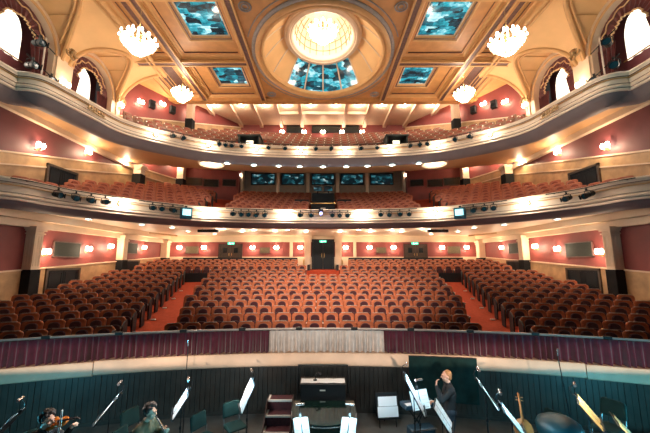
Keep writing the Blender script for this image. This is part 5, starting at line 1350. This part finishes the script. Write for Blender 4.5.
for k in range(9): b.ball((.012,-.014,-.12-.035*k), .010, 6, (1,1,.6)); 
b.tube([(.018,-.012,-.1),(.018,-.012,-.42)], .004, 5); b.build('keywork', M['brass'], i_)
chair(-3.42, 6.05, ZL, HP-.15, 'dark chair under the olive jacketed musician')
# seated violinist
t = thing('person', 'dark-haired violinist in dark clothes seated at the left edge of the pit', 'person', (-4.82, 5.78, ZL), HP-.35)
seated(t, .03, dict(el=(.20,-.27,.86), wl=(.15,-.52,1.10), er=(-.26,-.22,.83), wr=(-.06,-.44,.86)), top_m=M['blackshirt'], leg_m=M['jeans'], hair_m=M['hairdark'], yaw=.35, pitch=.22, curly=True,
       hands=(((.0,-.5,.6),(1,0,0),(0,.6,.5),1.0), ((.5,-.6,.1),(.3,.3,.8),(0,-.3,1),.7)))
chair(-5.00, 5.86, ZL, HP-.35, 'dark chair under the violinist')
W = Matrix.Translation((-4.82, 5.78, ZL)) @ Matrix.Rotation(HP-.35, 4, 'Z')
A = Vector((.07,-.06,1.10)); B = Vector((.16,-.66,1.25)); d = (B-A).normalized(); up = Vector((-.45,-.45,.75)); up = (up-d*up.dot(d)).normalized(); sd = d.cross(up)
R3 = Matrix((sd, d, up)).transposed()
v_ = thing('violin', 'orange varnished violin under the chin of the violinist', 'violin', W @ A, 0); v_.rotation_euler = (W.to_3x3() @ R3).to_euler()
b, n_ = MB(), MB(); fiddle(b, n_, .39, None); b.build('body', M['violinwood'], v_); n_.build('neck', M['darkwood'], v_)
b = MB(); b.ball((-.05,.02,.03), .035, 8, (1.2,.8,.4)); b.build('chin_rest', M['black'], v_)
p0 = W @ Vector((-.02,-.47,.86)); 
w_ = thing('bow', 'pale violin bow held upright across the violin', 'bow', p0, 0)
b = MB(); q = [Vector((0,0,-.10)), Vector((.005,.01,.12)), Vector((.012,.03,.36)), Vector((.01,.03,.56))]; b.tube(q, [.0065,.006,.005,.006], 6); b.tube([q[-1], q[-1]+Vector((0,-.03,-.005))], .006, 5); b.build('stick', M['plate'], w_)
b = MB(); b.tube([q[-1]+Vector((0,-.03,-.005)), q[0]+Vector((0,-.025,.03))], .0035, 4); b.build('horsehair', M['paper'], w_)
b = MB(); b.box(-.008,.008,-.028,.0,-.09,-.04); b.build('frog', M['black'], w_, smooth=False)
# blue working lights of the pit
for x, y, wt in ((-6.6, 5.6, 150), (-2.2, 5.2, 40), (3.9, 5.2, 60), (6.7, 5.6, 240)): lamp('pit_light', (x, y, E-3.1), wt, (.10,.66,.90), .15)
lamp('pit_light', (.2, 6.0, E-2.6), 24, (.55,.88,1.), .15)
for x, y, z, wt in ((-1.95, 7.85, ZP+1.35, 26), (1.35, 7.7, ZP+1.5, 26), (3.0, 6.9, ZR+1.3, 24), (-4.05, 6.05, ZL+1.75, 26), (-2.75, 6.15, ZL+1.7, 22)):
    lamp('pit_fill', (x, y, z), wt, (1.,.92,.86), .03)  # added fill near the stand lamps, brightens wall and players

# ------------------------------------------------------------------ added fill lamps, unseen: one in the dome, the others on the stage side
aim(lamp('dome_fill', (0, 15.2, E+11.6), 5200, WARM2, .6, 'SPOT', None, 66, .9), (0, 16.0, 0))  # invented spot, brightens the centre seats from above
for x in (-5, 5):
    o = aim(lamp('stage_fill', (x, -2.5, E+6.5), 13000, (1.,.80,.66), .5, 'SPOT', None, 36, 1.), (-x*.1, 16.5, E-1.3)); o.scale = (1., .75, 1.)  # added wash from behind the camera, lights seats from the front
for x, y, wt in ((-8.2, 7.7, 7500), (0, 9.5, 6500), (8.2, 7.7, 7500)):
    o = aim(lamp('rail_fill', (x*.6, -6.0, E+.15), wt, (1.,.76,.58), .12, 'SPOT', None, 44, .6), (x, y, E-2.55)); o.scale = (1., .11, 1.)  # invented low spots that brighten the pale board of the pit rail
for x in (-9., 9.): aim(lamp('side_tint_fill', (x, 1.5, E+2.0), 600, (.35,.85,.92), .3, 'SPOT', None, 44, .9), (x*1.35, 11., E+6.6))  # added spots that tint the side fronts teal

# ------------------------------------------------------------------ camera, world, view
cam = bpy.data.cameras.new('camera'); cam.sensor_width = 36.; cam.lens = 310./650.*36.; cam.clip_start = .05; cam.clip_end = 200.
cam.shift_x = (325-323)/650.
co = bpy.data.objects.new('camera', cam); C.objects.link(co); co.location = (0, 0, E); co.rotation_euler = (radians(90+8.35), 0, 0)
bpy.context.scene.camera = co
w = bpy.data.worlds.new('world'); bpy.context.scene.world = w; w.use_nodes = True
w.node_tree.nodes['Background'].inputs[0].default_value = (.7,.62,.6,1); w.node_tree.nodes['Background'].inputs[1].default_value = .05
vs = bpy.context.scene.view_settings; vs.view_transform = 'Standard'; vs.look = 'None'; vs.exposure = 0.; vs.gamma = 1.; vs.use_curve_mapping = False
